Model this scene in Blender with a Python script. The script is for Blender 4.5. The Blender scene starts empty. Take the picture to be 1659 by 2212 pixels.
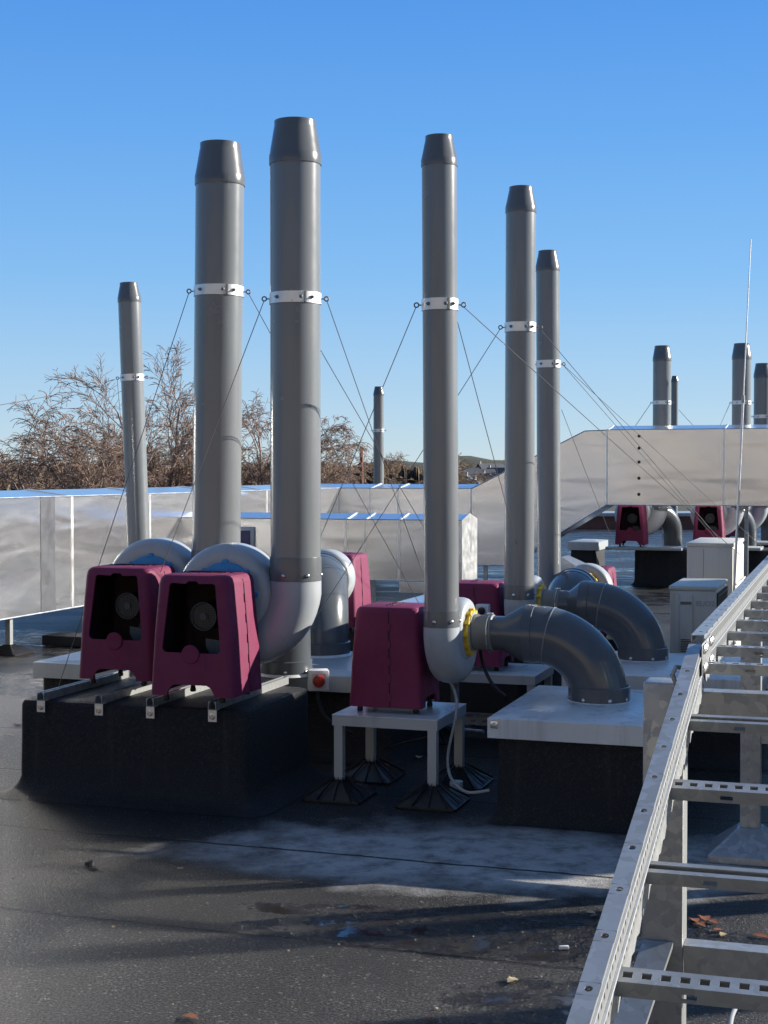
import bpy, bmesh, math, random
from mathutils import Vector, Matrix
import numpy as np
random.seed(7)
R = math.radians; PI = math.pi
scene = bpy.context.scene
col = scene.collection

# ------------------------------------------------------------------ camera geometry
F, CX, CY, HZ, CH = 3200.0, 829.5, 1106.0, 1020.0, 1.65
PITCH = math.atan((CY-HZ)/F)
FW = Vector((0, math.cos(PITCH), -math.sin(PITCH))); UP = Vector((0, math.sin(PITCH), math.cos(PITCH))); RT = Vector((1,0,0))
CAM = Vector((0,0,CH))
def ray(px,py): return FW*F + RT*(px-CX) + UP*(CY-py)
def at(px,py,Y):
    r = ray(px,py); return CAM + r*(Y/r.y)
def gnd(px,py,z=0.0):
    r = ray(px,py); return CAM + r*((z-CH)/r.z)
A = R(18.2)
U = Vector((math.cos(A), -math.sin(A), 0)); V = Vector((math.sin(A), math.cos(A), 0)); Z = Vector((0,0,1))

cam_d = bpy.data.cameras.new('camera'); cam = bpy.data.objects.new('camera', cam_d); col.objects.link(cam)
cam.location = CAM; cam.rotation_euler = (PI/2-PITCH, 0, 0)
cam_d.sensor_fit = 'HORIZONTAL'; cam_d.sensor_width = 36; cam_d.lens = 36*F/1659.0
cam_d.clip_start = .05; cam_d.clip_end = 6000
scene.camera = cam

# ------------------------------------------------------------------ light
EL, AZ = R(19.5), R(13)
S = Vector((math.cos(EL)*math.cos(AZ), math.cos(EL)*math.sin(AZ), math.sin(EL)))
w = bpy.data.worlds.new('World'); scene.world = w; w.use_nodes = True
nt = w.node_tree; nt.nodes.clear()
sky = nt.nodes.new('ShaderNodeTexSky'); sky.sky_type = 'NISHITA'; sky.sun_disc = False
sky.sun_elevation = EL; sky.sun_rotation = math.atan2(S.x, S.y); sky.altitude = 0
sky.air_density = 1.0; sky.dust_density = 0.0; sky.ozone_density = 6.0
hs = nt.nodes.new('ShaderNodeHueSaturation'); hs.inputs['Saturation'].default_value = 1.22; hs.inputs['Value'].default_value = 1.0
bg = nt.nodes.new('ShaderNodeBackground'); bg.inputs[1].default_value = .125
out = nt.nodes.new('ShaderNodeOutputWorld'); nt.links.new(sky.outputs[0], hs.inputs['Color'])
EXPO = .85
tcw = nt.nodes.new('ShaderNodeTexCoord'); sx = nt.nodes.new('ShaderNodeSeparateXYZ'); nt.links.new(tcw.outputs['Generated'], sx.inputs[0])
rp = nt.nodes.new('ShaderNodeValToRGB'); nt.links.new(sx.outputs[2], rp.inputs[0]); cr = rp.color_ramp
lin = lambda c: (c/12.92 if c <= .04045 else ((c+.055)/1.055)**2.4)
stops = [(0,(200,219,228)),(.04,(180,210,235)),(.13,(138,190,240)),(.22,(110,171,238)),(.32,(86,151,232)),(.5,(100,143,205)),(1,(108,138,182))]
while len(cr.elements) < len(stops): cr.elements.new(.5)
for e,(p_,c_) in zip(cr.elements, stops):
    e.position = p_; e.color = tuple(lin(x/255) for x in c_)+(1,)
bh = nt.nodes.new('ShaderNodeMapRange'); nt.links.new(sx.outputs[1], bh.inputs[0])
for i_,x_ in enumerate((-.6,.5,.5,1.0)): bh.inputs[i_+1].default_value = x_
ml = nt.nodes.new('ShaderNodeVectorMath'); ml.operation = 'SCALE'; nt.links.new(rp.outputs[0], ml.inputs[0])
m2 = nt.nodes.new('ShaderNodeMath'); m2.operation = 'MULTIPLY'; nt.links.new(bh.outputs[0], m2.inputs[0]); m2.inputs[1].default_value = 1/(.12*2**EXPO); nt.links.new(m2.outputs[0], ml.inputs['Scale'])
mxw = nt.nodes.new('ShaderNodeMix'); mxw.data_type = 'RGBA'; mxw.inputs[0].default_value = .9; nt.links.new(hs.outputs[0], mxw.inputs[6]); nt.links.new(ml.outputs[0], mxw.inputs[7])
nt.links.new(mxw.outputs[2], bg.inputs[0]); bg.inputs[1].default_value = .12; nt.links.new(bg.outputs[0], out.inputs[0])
sd = bpy.data.lights.new('sun','SUN'); sd.energy = 5.0; sd.angle = R(.53); sd.color = (1,.93,.82)
so = bpy.data.objects.new('sun', sd); col.objects.link(so); so.rotation_euler = S.to_track_quat('Z','Y').to_euler()
vs = scene.view_settings; vs.view_transform = 'Standard'; vs.look = 'None'; vs.gamma = 1; vs.use_curve_mapping = False; vs.exposure = EXPO

# ------------------------------------------------------------------ materials
def srgb(r,g,b):
    f = lambda c: (c/12.92 if c <= .04045 else ((c+.055)/1.055)**2.4)
    return (f(r/255),f(g/255),f(b/255),1)
class N:
    def __init__(s, m): s.nt = m.node_tree; s.n = s.nt.nodes; s.l = s.nt.links
    def new(s, t, **k):
        n = s.n.new(t)
        for a,b in k.items(): setattr(n,a,b)
        return n
    def put(s, sock, v):
        if hasattr(v,'is_output') or isinstance(v, bpy.types.NodeSocket): s.l.new(v, sock)
        else: sock.default_value = v
    def math(s, op, a, b=0.0, c=None, clamp=False):
        n = s.new('ShaderNodeMath', operation=op); n.use_clamp = clamp
        s.put(n.inputs[0], a); s.put(n.inputs[1], b)
        if c is not None: s.put(n.inputs[2], c)
        return n.outputs[0]
    def noise(s, vec, scale, detail=3, rough=.5, dist=0.0):
        n = s.new('ShaderNodeTexNoise'); s.l.new(vec, n.inputs['Vector'])
        n.inputs['Scale'].default_value = scale; n.inputs['Detail'].default_value = detail
        n.inputs['Roughness'].default_value = rough; n.inputs['Distortion'].default_value = dist
        return n.outputs['Fac']
    def vor(s, vec, scale, out='Distance', **k):
        n = s.new('ShaderNodeTexVoronoi', **k); s.l.new(vec, n.inputs['Vector']); n.inputs['Scale'].default_value = scale
        return n.outputs[out]
    def rng(s, v, a, b, c=0.0, d=1.0):
        n = s.new('ShaderNodeMapRange'); s.l.new(v, n.inputs[0])
        for i,x in enumerate((a,b,c,d)): s.put(n.inputs[i+1], x)
        return n.outputs[0]
    def mix(s, f, a, b):
        n = s.new('ShaderNodeMix', data_type='RGBA'); s.put(n.inputs[0], f); s.put(n.inputs[6], a); s.put(n.inputs[7], b)
        return n.outputs[2]
    def mapv(s, vec, scale=(1,1,1), rot=(0,0,0)):
        n = s.new('ShaderNodeMapping'); s.l.new(vec, n.inputs[0]); n.inputs['Scale'].default_value = scale; n.inputs['Rotation'].default_value = rot
        return n.outputs[0]
    def bump(s, h, strength=.3, dist=.01, normal=None):
        n = s.new('ShaderNodeBump'); s.l.new(h, n.inputs['Height']); n.inputs['Strength'].default_value = strength; n.inputs['Distance'].default_value = dist
        if normal is not None: s.l.new(normal, n.inputs['Normal'])
        return n.outputs[0]
def mk(name):
    m = bpy.data.materials.new(name); m.use_nodes = True
    k = N(m); p = m.node_tree.nodes['Principled BSDF']
    tc = k.new('ShaderNodeTexCoord'); return m, k, p, tc.outputs['Object']
def simple(name, c, rough=.5, metal=0.0, var=.15, vscale=3, bscale=0, bstr=.1, bdist=.002, dirt=0.0, spec=.5, coat=0):
    m,k,p,o = mk(name)
    n1 = k.noise(o, vscale, 5, .6); c2 = tuple(x*(1-var) for x in c[:3])+(1,); c1 = tuple(min(1,x*(1+var)) for x in c[:3])+(1,)
    colr = k.mix(n1, c1, c2)
    if dirt:
        st = k.noise(k.mapv(o,(14,14,1.2)), 1.0, 4, .6)
        colr = k.mix(k.math('MULTIPLY', k.rng(st,.5,.75), dirt), colr, tuple(x*.55+.01 for x in c[:3])+(1,))
    k.l.new(colr, p.inputs['Base Color']); p.inputs['Metallic'].default_value = metal
    n2 = k.noise(o, vscale*3.1, 4, .6)
    k.l.new(k.rng(n2,.3,.7,max(.02,rough*.8),min(1,rough*1.2)), p.inputs['Roughness'])
    p.inputs['Specular IOR Level'].default_value = spec
    if coat: p.inputs['Coat Weight'].default_value = coat; p.inputs['Coat Roughness'].default_value = .12
    if bscale: k.l.new(k.bump(k.noise(o,bscale,3,.6), bstr, bdist), p.inputs['Normal'])
    return m
M = {}
M['pvc'] = simple('grey_pvc', (.19,.203,.214,1), .24, var=.03, vscale=1.2, dirt=.35, coat=.25)
M['pvc_dark'] = simple('dark_grey_pvc', (.085,.096,.108,1), .22, var=.12, vscale=2, bscale=5, bstr=.06, bdist=.01, dirt=.3)
M['pvc_cap'] = simple('cap_pvc', (.125,.135,.145,1), .24, var=.08, vscale=2, dirt=.3)
M['white_pvc'] = simple('white_casing', (.38,.41,.44,1), .34, var=.07, vscale=2, dirt=.25, bscale=8, bstr=.05)
M['purple'] = simple('purple_plastic', (.18,.023,.072,1), .6, var=.14, vscale=4, bscale=260, bstr=.12, bdist=.001, dirt=.35, spec=.3)
M['purple_shade_joint'] = simple('purple_shade_and_joint', (.02,.006,.012,1), .7, var=.1)  # darkened purple: shade inside the covers put into the colour, also joint lines
M['black'] = simple('black_rubber', (.012,.012,.014,1), .6, var=.3, vscale=9)
M['blackpl'] = simple('black_plastic', (.012,.012,.014,1), .38, var=.3, vscale=9)
M['blue'] = simple('blue_plastic', (.02,.25,.56,1), .45, var=.12, vscale=6)
M['yellow'] = simple('yellow_plastic', (.75,.50,.03,1), .4, var=.15, vscale=14, dirt=.3)
M['steel'] = simple('stainless_steel', (.6,.6,.6,1), .28, 1.0, var=.15, vscale=20)
M['band'] = simple('band_steel', (.75,.75,.75,1), .38, .6, var=.1, vscale=16)
M['paint_metal'] = simple('grey_coated_metal', (.42,.45,.46,1), .38, .15, var=.12, vscale=3, bscale=14, bstr=.05, bdist=.004, dirt=.35)
M['lid'] = simple('pale_lid_metal', (.64,.65,.64,1), .32, .05, var=.22, vscale=2.6, bscale=4, bstr=.14, bdist=.01, dirt=.75)
M['rubber_grey'] = simple('grey_sleeve', (.19,.19,.175,1), .5, var=.2, vscale=12, dirt=.4)
M['cream'] = simple('cream_enamel', (.62,.60,.53,1), .45, var=.05, vscale=3, dirt=.25)
M['greymesh'] = simple('grille_wire', (.055,.062,.075,1), .5, .2)
M['plate_in'] = simple('grey_bracket', (.05,.07,.095,1), .5, .2)
M['cable_grey'] = simple('grey_cable', (.33,.34,.34,1), .5)
M['wire'] = simple('wire_rope', (.16,.15,.15,1), .5, .4)
M['red'] = simple('red_knob', (.38,.03,.02,1), .4)
M['white'] = simple('white_plastic', (.7,.7,.7,1), .4, var=.05)
M['bark'] = simple('twig_bark', (.27,.19,.15,1), .9, var=.3, vscale=.4)
M['bark_far'] = simple('far_twig_bark', (.27,.19,.125,1), .95, var=.4, vscale=.12)
M['leafb'] = simple('brown_leaf', (.25,.09,.035,1), .5, var=.5, vscale=30)
M['leafy'] = simple('pale_leaf', (.45,.36,.2,1), .5, var=.4, vscale=30)
M['roof_tile'] = simple('slate_roof', (.10,.105,.12,1), .7, var=.3, vscale=.5)
M['render_w'] = simple('house_wall', (.5,.49,.45,1), .8, var=.1, vscale=.3)
M['window_dark'] = simple('window_glass', (.03,.035,.045,1), .15)
M['brick'] = simple('red_brick', (.22,.09,.065,1), .85, var=.3, vscale=2)
M['land'] = simple('winter_land', (.06,.06,.035,1), .95, var=.5, vscale=.03)

# aluminium duct cladding : soft dents, scuffs, drips
def alu(name, base, rough, dent, scuff):
    m,k,p,o = mk(name)
    big = k.noise(k.mapv(o,(.6,.6,1.6)), .9, 1, .4, .3); mid = k.noise(k.mapv(o,(.5,.5,3.0)), 1.6, 1, .4, .6)
    h = k.math('ADD', k.math('ADD', big, k.math('MULTIPLY', mid, .4)), k.math('MULTIPLY', k.noise(k.mapv(o,(1,1,1.6)), 7, 2, .5, .8), .035))
    fine = k.noise(k.mapv(o,(1,1,3)), 1.6, 5, .6, 1.0)
    p.inputs['Metallic'].default_value = .92
    cr = k.mix(k.rng(fine,.3,.7), tuple(base)+(1,), tuple(x*.95 for x in base)+(1,))
    k.l.new(cr, p.inputs['Base Color'])
    sc = k.noise(k.mapv(o,(1,1,2.5)), 1.8, 4, .6, 1.0)
    k.l.new(k.rng(sc,.35,.65, rough, rough+scuff), p.inputs['Roughness'])
    k.l.new(k.bump(h, 1.0, dent), p.inputs['Normal'])
    return m
M['alu'] = alu('aluminium_cladding', (.90,.90,.91), .17, .034, .05)
M['alu_far'] = alu('brushed_cladding', (.88,.87,.86), .24, .014, .03)
M['alu_edge'] = simple('cladding_edge', (.85,.85,.84,1), .35, .9, var=.05)

def galv():
    m,k,p,o = mk('galvanised_steel')
    v = k.new('ShaderNodeTexVoronoi'); nz = k.new('ShaderNodeTexNoise'); k.l.new(o, nz.inputs['Vector']); nz.inputs['Scale'].default_value = 30; nz.inputs['Detail'].default_value = 3
    va = k.new('ShaderNodeVectorMath', operation='MULTIPLY_ADD'); k.l.new(nz.outputs['Color'], va.inputs[0]); va.inputs[1].default_value = (.035,.035,.035); k.l.new(o, va.inputs[2]); k.l.new(va.outputs[0], v.inputs['Vector']); v.inputs['Scale'].default_value = 42
    sep = k.new('ShaderNodeSeparateColor'); k.l.new(v.outputs['Color'], sep.inputs[0])
    n = k.noise(o, 9, 4, .6)
    f = k.math('ADD', k.math('MULTIPLY', sep.outputs[0], .5), k.math('MULTIPLY', n, .5))
    k.l.new(k.mix(f, (.22,.235,.245,1), (.46,.47,.47,1)), p.inputs['Base Color'])
    p.inputs['Metallic'].default_value = .5
    k.l.new(k.rng(f,.2,.8,.5,.32), p.inputs['Roughness'])
    k.l.new(k.bump(k.noise(o,60,3,.6), .1, .002), p.inputs['Normal'])
    return m
M['galv'] = galv()

def felt():
    m,k,p,o = mk('mineral_felt')
    g = k.vor(o, 260); g2 = k.noise(o, 120, 3, .8); n = k.noise(o, 2.5, 5, .65)
    c = k.mix(n, (.022,.022,.024,1), (.010,.0105,.012,1))
    c = k.mix(k.rng(g2,.54,.70), c, (.060,.060,.060,1))
    st = k.noise(k.mapv(o,(16,16,1.1)), 1.0, 4, .65)
    c = k.mix(k.math('MULTIPLY', k.rng(st,.56,.78), .25), c, (.09,.088,.08,1))
    k.l.new(c, p.inputs['Base Color'])
    k.l.new(k.rng(g2,.3,.7,.75,.45), p.inputs['Roughness']); p.inputs['Specular IOR Level'].default_value = .35
    b = k.bump(g2, 1.0, .010); k.l.new(b, p.inputs['Normal'])
    return m
M['felt'] = felt()

def ground_mat():
    m,k,p,o = mk('roof_felt_wet')
    sep = k.new('ShaderNodeSeparateXYZ'); k.l.new(k.mapv(o, rot=(0,0,A)), sep.inputs[0])     # roof grid coordinates
    u, v = sep.outputs[0], sep.outputs[1]
    wob = k.noise(o, 2.2, 3, .6); wob2 = k.noise(o, 14, 3, .7)
    vv = k.math('ADD', k.math('ADD', v, k.math('MULTIPLY', wob, .05)), k.math('MULTIPLY', wob2, .02))
    v0 = gnd(437,2009).dot(V); per = gnd(437,1820).dot(V)-v0
    vs_ = k.math('ADD', vv, 20*per - v0 - .035)
    md = k.math('PINGPONG', vs_, per/2)
    seam = k.rng(md, .006, .014, 1.0, 0.0)
    wn = k.new('ShaderNodeTexWhiteNoise', noise_dimensions='1D'); k.l.new(k.math('FLOOR', k.math('DIVIDE', vs_, per)), wn.inputs['W'])
    strip = k.rng(wn.outputs['Value'], 0, 1, .8, 1.25)
    def blob(cx, cy, rx, ry, rot=0, n=.5, sc=2.5, soft=.25):
        mp = k.new('ShaderNodeMapping', vector_type='TEXTURE'); k.l.new(o, mp.inputs[0])
        mp.inputs['Location'].default_value = (cx,cy,0); mp.inputs['Rotation'].default_value = (0,0,rot); mp.inputs['Scale'].default_value = (rx,ry,1)
        ln = k.new('ShaderNodeVectorMath', operation='LENGTH'); k.l.new(mp.outputs[0], ln.inputs[0])
        d = k.math('ADD', ln.outputs['Value'], k.math('MULTIPLY', k.math('SUBTRACT', k.noise(o, sc, 5, .65), .5), n*2))
        return k.rng(d, 1-soft, 1+soft, 1.0, 0.0)
    gran = k.noise(o, 105, 3, .8); gran2 = k.vor(o, 120, 'Color'); med = k.noise(o, 38, 4, .7)
    sg = k.new('ShaderNodeSeparateColor'); k.l.new(gran2, sg.inputs[0]); gran2 = sg.outputs[0]; gcol = sg.outputs[1]
    patch = k.noise(o, .8, 6, .68, .8)
    # wetness : everything damp, one dried area in front of the plinths, films of water
    c1 = gnd(1040,1850); dry = blob(c1.x, c1.y, 1.15, .52, -.18, .75, 2.3, .3)
    c2 = gnd(730,1830); dry2 = blob(c2.x, c2.y, .35, .14, -.1, .8, 4, .3)
    dry = k.math('MAXIMUM', dry, k.math('MULTIPLY', dry2, .6))
    c3 = gnd(1130,2020); w1 = blob(c3.x, c3.y, .95, .27, -.15, .6, 2.4, .15)
    c4 = gnd(700,1965); w2 = blob(c4.x, c4.y, .30, .08, -.1, .7, 5, .15)
    c5 = gnd(1180,2170); w3 = blob(c5.x, c5.y, .30, .22, -.1, .7, 4, .15)
    c6 = gnd(20,1475); w4 = blob(c6.x, c6.y, 1.6, .55, -.3, .6, 1.5, .1)
    c7 = gnd(60,1390); w5 = blob(c7.x, c7.y, 3.5, 1.1, -.3, .6, 1.0, .1)
    far = k.math('MULTIPLY', k.rng(v, 13, 18, 0.0, 1.0), k.rng(k.noise(k.mapv(o,(.35,1.6,1),(0,0,A)), .9, 5, .65, .6), .49, .56, 0.0, 1.0))
    film = k.math('MAXIMUM', k.math('MAXIMUM', w1, w2), k.math('MAXIMUM', k.math('MAXIMUM', w3, w4), k.math('MAXIMUM', w5, far)))
    film = k.math('MULTIPLY', film, k.rng(k.noise(o, 5.5, 5, .7), .42, .56, .25, 1.0))
    basec = k.mix(k.rng(patch,.3,.7), (.006,.006,.0062,1), (.014,.0135,.013,1))
    basec = k.mix(k.math('MULTIPLY', k.rng(gran,.50,.58), k.rng(k.noise(o,1.7,5,.7),.35,.65,.35,1.0)), basec, (.10,.097,.09,1))
    basec = k.mix(k.rng(gran,.47,.38), basec, (.004,.004,.0045,1))
    basec = k.mix(k.math('MULTIPLY', k.rng(gcol,.965,.975), .6), basec, (.26,.25,.23,1))
    hsv = k.new('ShaderNodeHueSaturation'); k.l.new(basec, hsv.inputs['Color']); k.l.new(strip, hsv.inputs['Value']); basec = hsv.outputs[0]
    dryc = k.mix(med, (.42,.415,.405,1), (.60,.59,.57,1))
    basec = k.mix(k.math('MULTIPLY', dry, k.rng(k.noise(o,7,6,.7), .33, .56, .35, 1.0)), basec, dryc)
    basec = k.mix(film, basec, (.026,.022,.017,1))
    basec = k.mix(k.math('MULTIPLY', seam, .9), basec, (.004,.004,.004,1))
    k.l.new(basec, p.inputs['Base Color'])
    rg = k.rng(gran, .3, .75, .50, .26)
    rg = k.mix(dry, rg, (.8,.8,.8,1))
    rg = k.mix(film, rg, (.045,.045,.045,1))
    k.l.new(rg, p.inputs['Roughness']); k.l.new(k.rng(film, 0, 1, .33, .5), p.inputs['Specular IOR Level'])
    hgt = k.math('ADD', k.math('MULTIPLY', gran, 1.0), k.math('ADD', k.math('MULTIPLY', gran2, .25), k.math('MULTIPLY', med, .5)))
    hgt = k.math('MULTIPLY', hgt, k.math('SUBTRACT', 1.0, k.math('MULTIPLY', film, .975)))
    hgt = k.math('SUBTRACT', hgt, k.math('MULTIPLY', seam, 1.2))
    k.l.new(k.bump(hgt, 1.0, .012), p.inputs['Normal'])
    return m
M['ground'] = ground_mat()

# ------------------------------------------------------------------ mesh builder
class MB:
    def __init__(s): s.v=[]; s.f=[]; s.m=[]; s.mi=0
    def add(s, vs, fs, mat=None):
        b = len(s.v)
        if mat is not None: vs = [mat @ Vector(q) for q in vs]
        s.v += [tuple(q) for q in vs]; s.f += [tuple(i+b for i in f) for f in fs]; s.m += [s.mi]*len(fs); return s
    def box(s, x0,x1,y0,y1,z0,z1, bev=0.0, mat=None):
        if bev <= 0:
            vs = [(x,y,z) for x in (x0,x1) for y in (y0,y1) for z in (z0,z1)]
            return s.add(vs, [(0,1,3,2),(4,6,7,5),(0,4,5,1),(2,3,7,6),(0,2,6,4),(1,5,7,3)], mat)
        bm = bmesh.new(); bmesh.ops.create_cube(bm, size=1)
        bmesh.ops.transform(bm, matrix=Matrix.Translation(((x0+x1)/2,(y0+y1)/2,(z0+z1)/2)) @ Matrix.Diagonal((abs(x1-x0),abs(y1-y0),abs(z1-z0),1)), verts=bm.verts)
        bmesh.ops.bevel(bm, geom=bm.edges[:], offset=bev, segments=2, affect='EDGES', profile=.5)
        bm.verts.index_update(); r = s.add([q.co[:] for q in bm.verts],[[q.index for q in f.verts] for f in bm.faces], mat); bm.free(); return r
    def loft(s, loops, cap0=True, cap1=True, closed=True, mat=None):
        n = len(loops[0]); vs = [q for L in loops for q in L]; fs=[]
        for i in range(len(loops)-1):
            for j in range(n if closed else n-1):
                a,b = i*n+j, i*n+(j+1)%n; fs.append((a,b,b+n,a+n))
        if cap0: fs.append(tuple(reversed(range(n))))
        if cap1: fs.append(tuple(range((len(loops)-1)*n, len(loops)*n)))
        return s.add(vs, fs, mat)
    def lathe(s, prof, seg=40, mat=None, cap0=True, cap1=True):
        loops = [[(r*math.cos(2*PI*j/seg), r*math.sin(2*PI*j/seg), z) for j in range(seg)] for r,z in prof]
        return s.loft(loops, cap0, cap1, mat=mat)
    def tube(s, pts, rad, seg=16, caps=True, mat=None):
        pts = [Vector(q) for q in pts]; n = len(pts); rad = rad if hasattr(rad,'__len__') else [rad]*n
        loops=[]; prev=None
        for i in range(n):
            t = (pts[min(i+1,n-1)]-pts[max(i-1,0)]).normalized()
            if prev is None:
                a = Vector((0,0,1)) if abs(t.z)<.9 else Vector((0,1,0)); x = t.cross(a).normalized()
            else: x = (prev - t*prev.dot(t)).normalized()
            prev = x; y = t.cross(x)
            loops.append([tuple(pts[i]+(x*math.cos(2*PI*j/seg)+y*math.sin(2*PI*j/seg))*rad[i]) for j in range(seg)])
        return s.loft(loops, caps, caps, mat=mat)
    def torus(s, c, ax, R_, r, seg=20, ss=8):
        ax = Vector(ax).normalized(); a = Vector((0,0,1)) if abs(ax.z)<.9 else Vector((1,0,0)); x = ax.cross(a).normalized(); y = ax.cross(x); c = Vector(c)
        vs=[];fs=[]
        for i in range(seg):
            d = x*math.cos(2*PI*i/seg)+y*math.sin(2*PI*i/seg)
            for j in range(ss):
                vs.append(c + d*(R_+r*math.cos(2*PI*j/ss)) + ax*r*math.sin(2*PI*j/ss))
        for i in range(seg):
            for j in range(ss):
                fs.append((i*ss+j, ((i+1)%seg)*ss+j, ((i+1)%seg)*ss+(j+1)%ss, i*ss+(j+1)%ss))
        return s.add(vs,fs)
    def prism(s, poly, o, ex, ey, ez, d0, d1):
        """polygon (a,b) in plane ex,ey extruded d0..d1 along ez"""
        o=Vector(o); ex=Vector(ex); ey=Vector(ey); ez=Vector(ez)
        L = [[o+ex*a+ey*b+ez*d for a,b in poly] for d in (d0,d1)]
        return s.loft(L)
    def mesh(s, name, mats, smooth=35):
        me = bpy.data.meshes.new(name); me.from_pydata(s.v, [], s.f); 
        mats = mats if isinstance(mats,(list,tuple)) else [mats]
        for m in mats: me.materials.append(m)
        if len(mats)>1: me.polygons.foreach_set('material_index', s.m)
        bm = bmesh.new(); bm.from_mesh(me); bmesh.ops.recalc_face_normals(bm, faces=bm.faces[:]); bm.to_mesh(me); bm.free()
        if smooth:
            me.polygons.foreach_set('use_smooth', [True]*len(me.polygons)); me.set_sharp_from_angle(angle=R(smooth))
        me.update(); return me
def tag(o, label=None, cat=None, group=None, kind=None):
    if label: o['label']=label
    if cat: o['category']=cat
    if group: o['group']=group
    if kind: o['kind']=kind
    return o
def obj(name, mb, mat, parent=None, label=None, cat=None, group=None, kind=None, smooth=35, origin=None):
    me = mb if isinstance(mb, bpy.types.Mesh) else mb.mesh(name, mat, smooth)
    if origin is not None:
        me.transform(Matrix.Translation(-Vector(origin)))
    o = bpy.data.objects.new(name, me); col.objects.link(o); o.parent = parent
    if origin is not None: o.location = origin
    return tag(o,label,cat,group,kind)
def empty(name, loc, rz=0.0, label=None, cat=None, group=None):
    o = bpy.data.objects.new(name, None); col.objects.link(o); o.location = loc; o.rotation_euler = (0,0,rz); o.empty_display_size=.1
    return tag(o,label,cat,group)
def kids(o): return [c for c in bpy.data.objects if c.parent is o]
def copy_tree(o, parent=None):
    c = o.copy(); col.objects.link(c); c.parent = parent
    for ch in kids(o): copy_tree(ch, c)
    return c
def rrect(hx, hy, r, z, n=5, cx=0, cy=0):
    r = min(r, hx*.999, hy*.999); L=[]
    for (sx,sy,a0) in ((1,1,0),(-1,1,90),(-1,-1,180),(1,-1,270)):
        for i in range(n):
            a = R(a0+90*i/(n-1)); L.append((cx+sx*(hx-r)+r*math.cos(a), cy+sy*(hy-r)+r*math.sin(a), z))
    return L
RZ = -A

# ------------------------------------------------------------------ setting
g = MB(); g.add([(-60,-6,0),(60,-6,0),(60,46,0),(-60,46,0)],[(0,1,2,3)])
obj('roof_deck', g, M['ground'], kind='structure', smooth=0)
g = MB(); g.box(-60,60,-6,46,-7,-.004); obj('building_walls', g, M['brick'], label='brick building carrying the flat felted roof', cat='building', smooth=0)
g = MB(); g.box(-60,60,46.003,46.4,-7,.16,.02); obj('roof_edge_wall', g, M['paint_metal'], label='low capped parapet wall along the far roof edge', cat='parapet', smooth=0)
g = MB(); g.add([(-2500,-400,-7.2),(2500,-400,-7.2),(2500,5000,-7.2),(-2500,5000,-7.2)],[(0,1,2,3)])
obj('terrain', g, M['land'], kind='structure', smooth=0)
# gentle far ridge
g = MB(); n=120; prof=[]
vs=[];fs=[]
for i in range(n+1):
    x = -700+1400*i/n
    h = 6.2+1.6*math.sin(i*.21)+1.1*math.sin(i*.53+1)+.6*math.sin(i*1.7)+.4*random.random()+ (1.5 if x>30 else 0)
    h=h*1.9; vs += [(x,690,-7.3),(x,740,-7.2+h*.8),(x,800,-7.2+h),(x,950,-7.3)]
for i in range(n):
    for j in range(3): a=i*4+j; fs.append((a,a+4,a+5,a+1))
g.add(vs,fs); obj('hills', g, M['land'], kind='structure', smooth=60)

# ------------------------------------------------------------------ felted plinths
def plinth(fl, hfront, w, d, h, label, flare=.11, group='black felted roof plinths', name='roof_plinth'):
    """fl: world front-left corner at base (x,y)"""
    o = empty(name, (fl.x, fl.y, 0), RZ, label, 'plinth', group)
    cx, cy, hx, hy = w/2, d/2, w/2, d/2
    g = MB(); lv = [(0.002,flare),(.005,flare*.9),(.014,flare*.6),(.032,flare*.3),(.06,flare*.1),(.09,0.0),(h*.6,-.003),(h-.03,-.004),(h-.008,-.012),(h,-.03)]
    g.loft([rrect(hx+e,hy+e,.03+max(e,0)*.7,z,5,cx,cy) for z,e in lv])
    obj('upstand', g, M['felt'], o, smooth=45)
    return o
def lid(parent, w, d, z, over=.035, fh=.095, peak=.02, mat=None):
    g = MB(); hx,hy=w/2+over,d/2+over
    L = [rrect(hx,hy,.006,z-fh,3,w/2,d/2), rrect(hx,hy,.006,z-.004,3,w/2,d/2), rrect(hx-.006,hy-.006,.006,z,3,w/2,d/2), rrect(hx*.45,hy*.45,.006,z+peak,3,w/2,d/2)]
    g.loft(L); return obj('lid', g, mat or M['lid'], parent, smooth=25)

H1 = .49
c = gnd(533,1536,H1); fr = Vector((c.x,c.y,0)); W1=1.27; fl1 = fr - U*W1
pl1 = plinth(fl1, 0, W1, .86, H1, 'low black felted plinth in front, carrying the two open fronted purple fans', .135)
# back plinth with lid
cb = gnd(70,1426,.5); flb = Vector((cb.x,cb.y,0))
pl4 = plinth(flb+U*.035+V*.035, 0, 2.25, 1.05, .44, 'wide lidded plinth behind the two open fronted purple fans', .1)
lid(pl4, 2.25, 1.05, .49, mat=M['paint_metal'])
# front right plinth
c2 = gnd(1052,1550,.5); fl2 = Vector((c2.x,c2.y,0))+U*.035+V*.035
pl2 = plinth(fl2, 0, .78, 1.05, .44, 'nearest pale lidded plinth under the large grey bend beside the cable ladder', .045)
ld2 = lid(pl2, .78, 1.05, .50)
def clip_plate(parent, x, z, s=.04, y=-.045):
    g = MB(); g.box(x-s/2,x+s/2,y-.003,y+.001,z-s/2,z+s/2,.001); b = obj('corner_clip', g, M['steel'], parent)
    g = MB(); g.lathe([(.011,0),(.011,.004),(.007,.006),(.006,.010),(.002,.010)],14,Matrix.Translation((x,y-.002,z))@Matrix.Rotation(PI/2,4,'X')); obj('bolt', g, M['steel'], b)
clip_plate(ld2, .0, .468, .035, -.037)
# plinth behind (second bend)
fl3 = fl2 + V*1.66 + U*.02
pl3 = plinth(fl3, 0, 1.05, 1.05, .44, 'second pale lidded plinth under the rear grey bend', .08)
lid(pl3, 1.05, 1.05, .50)
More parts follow.
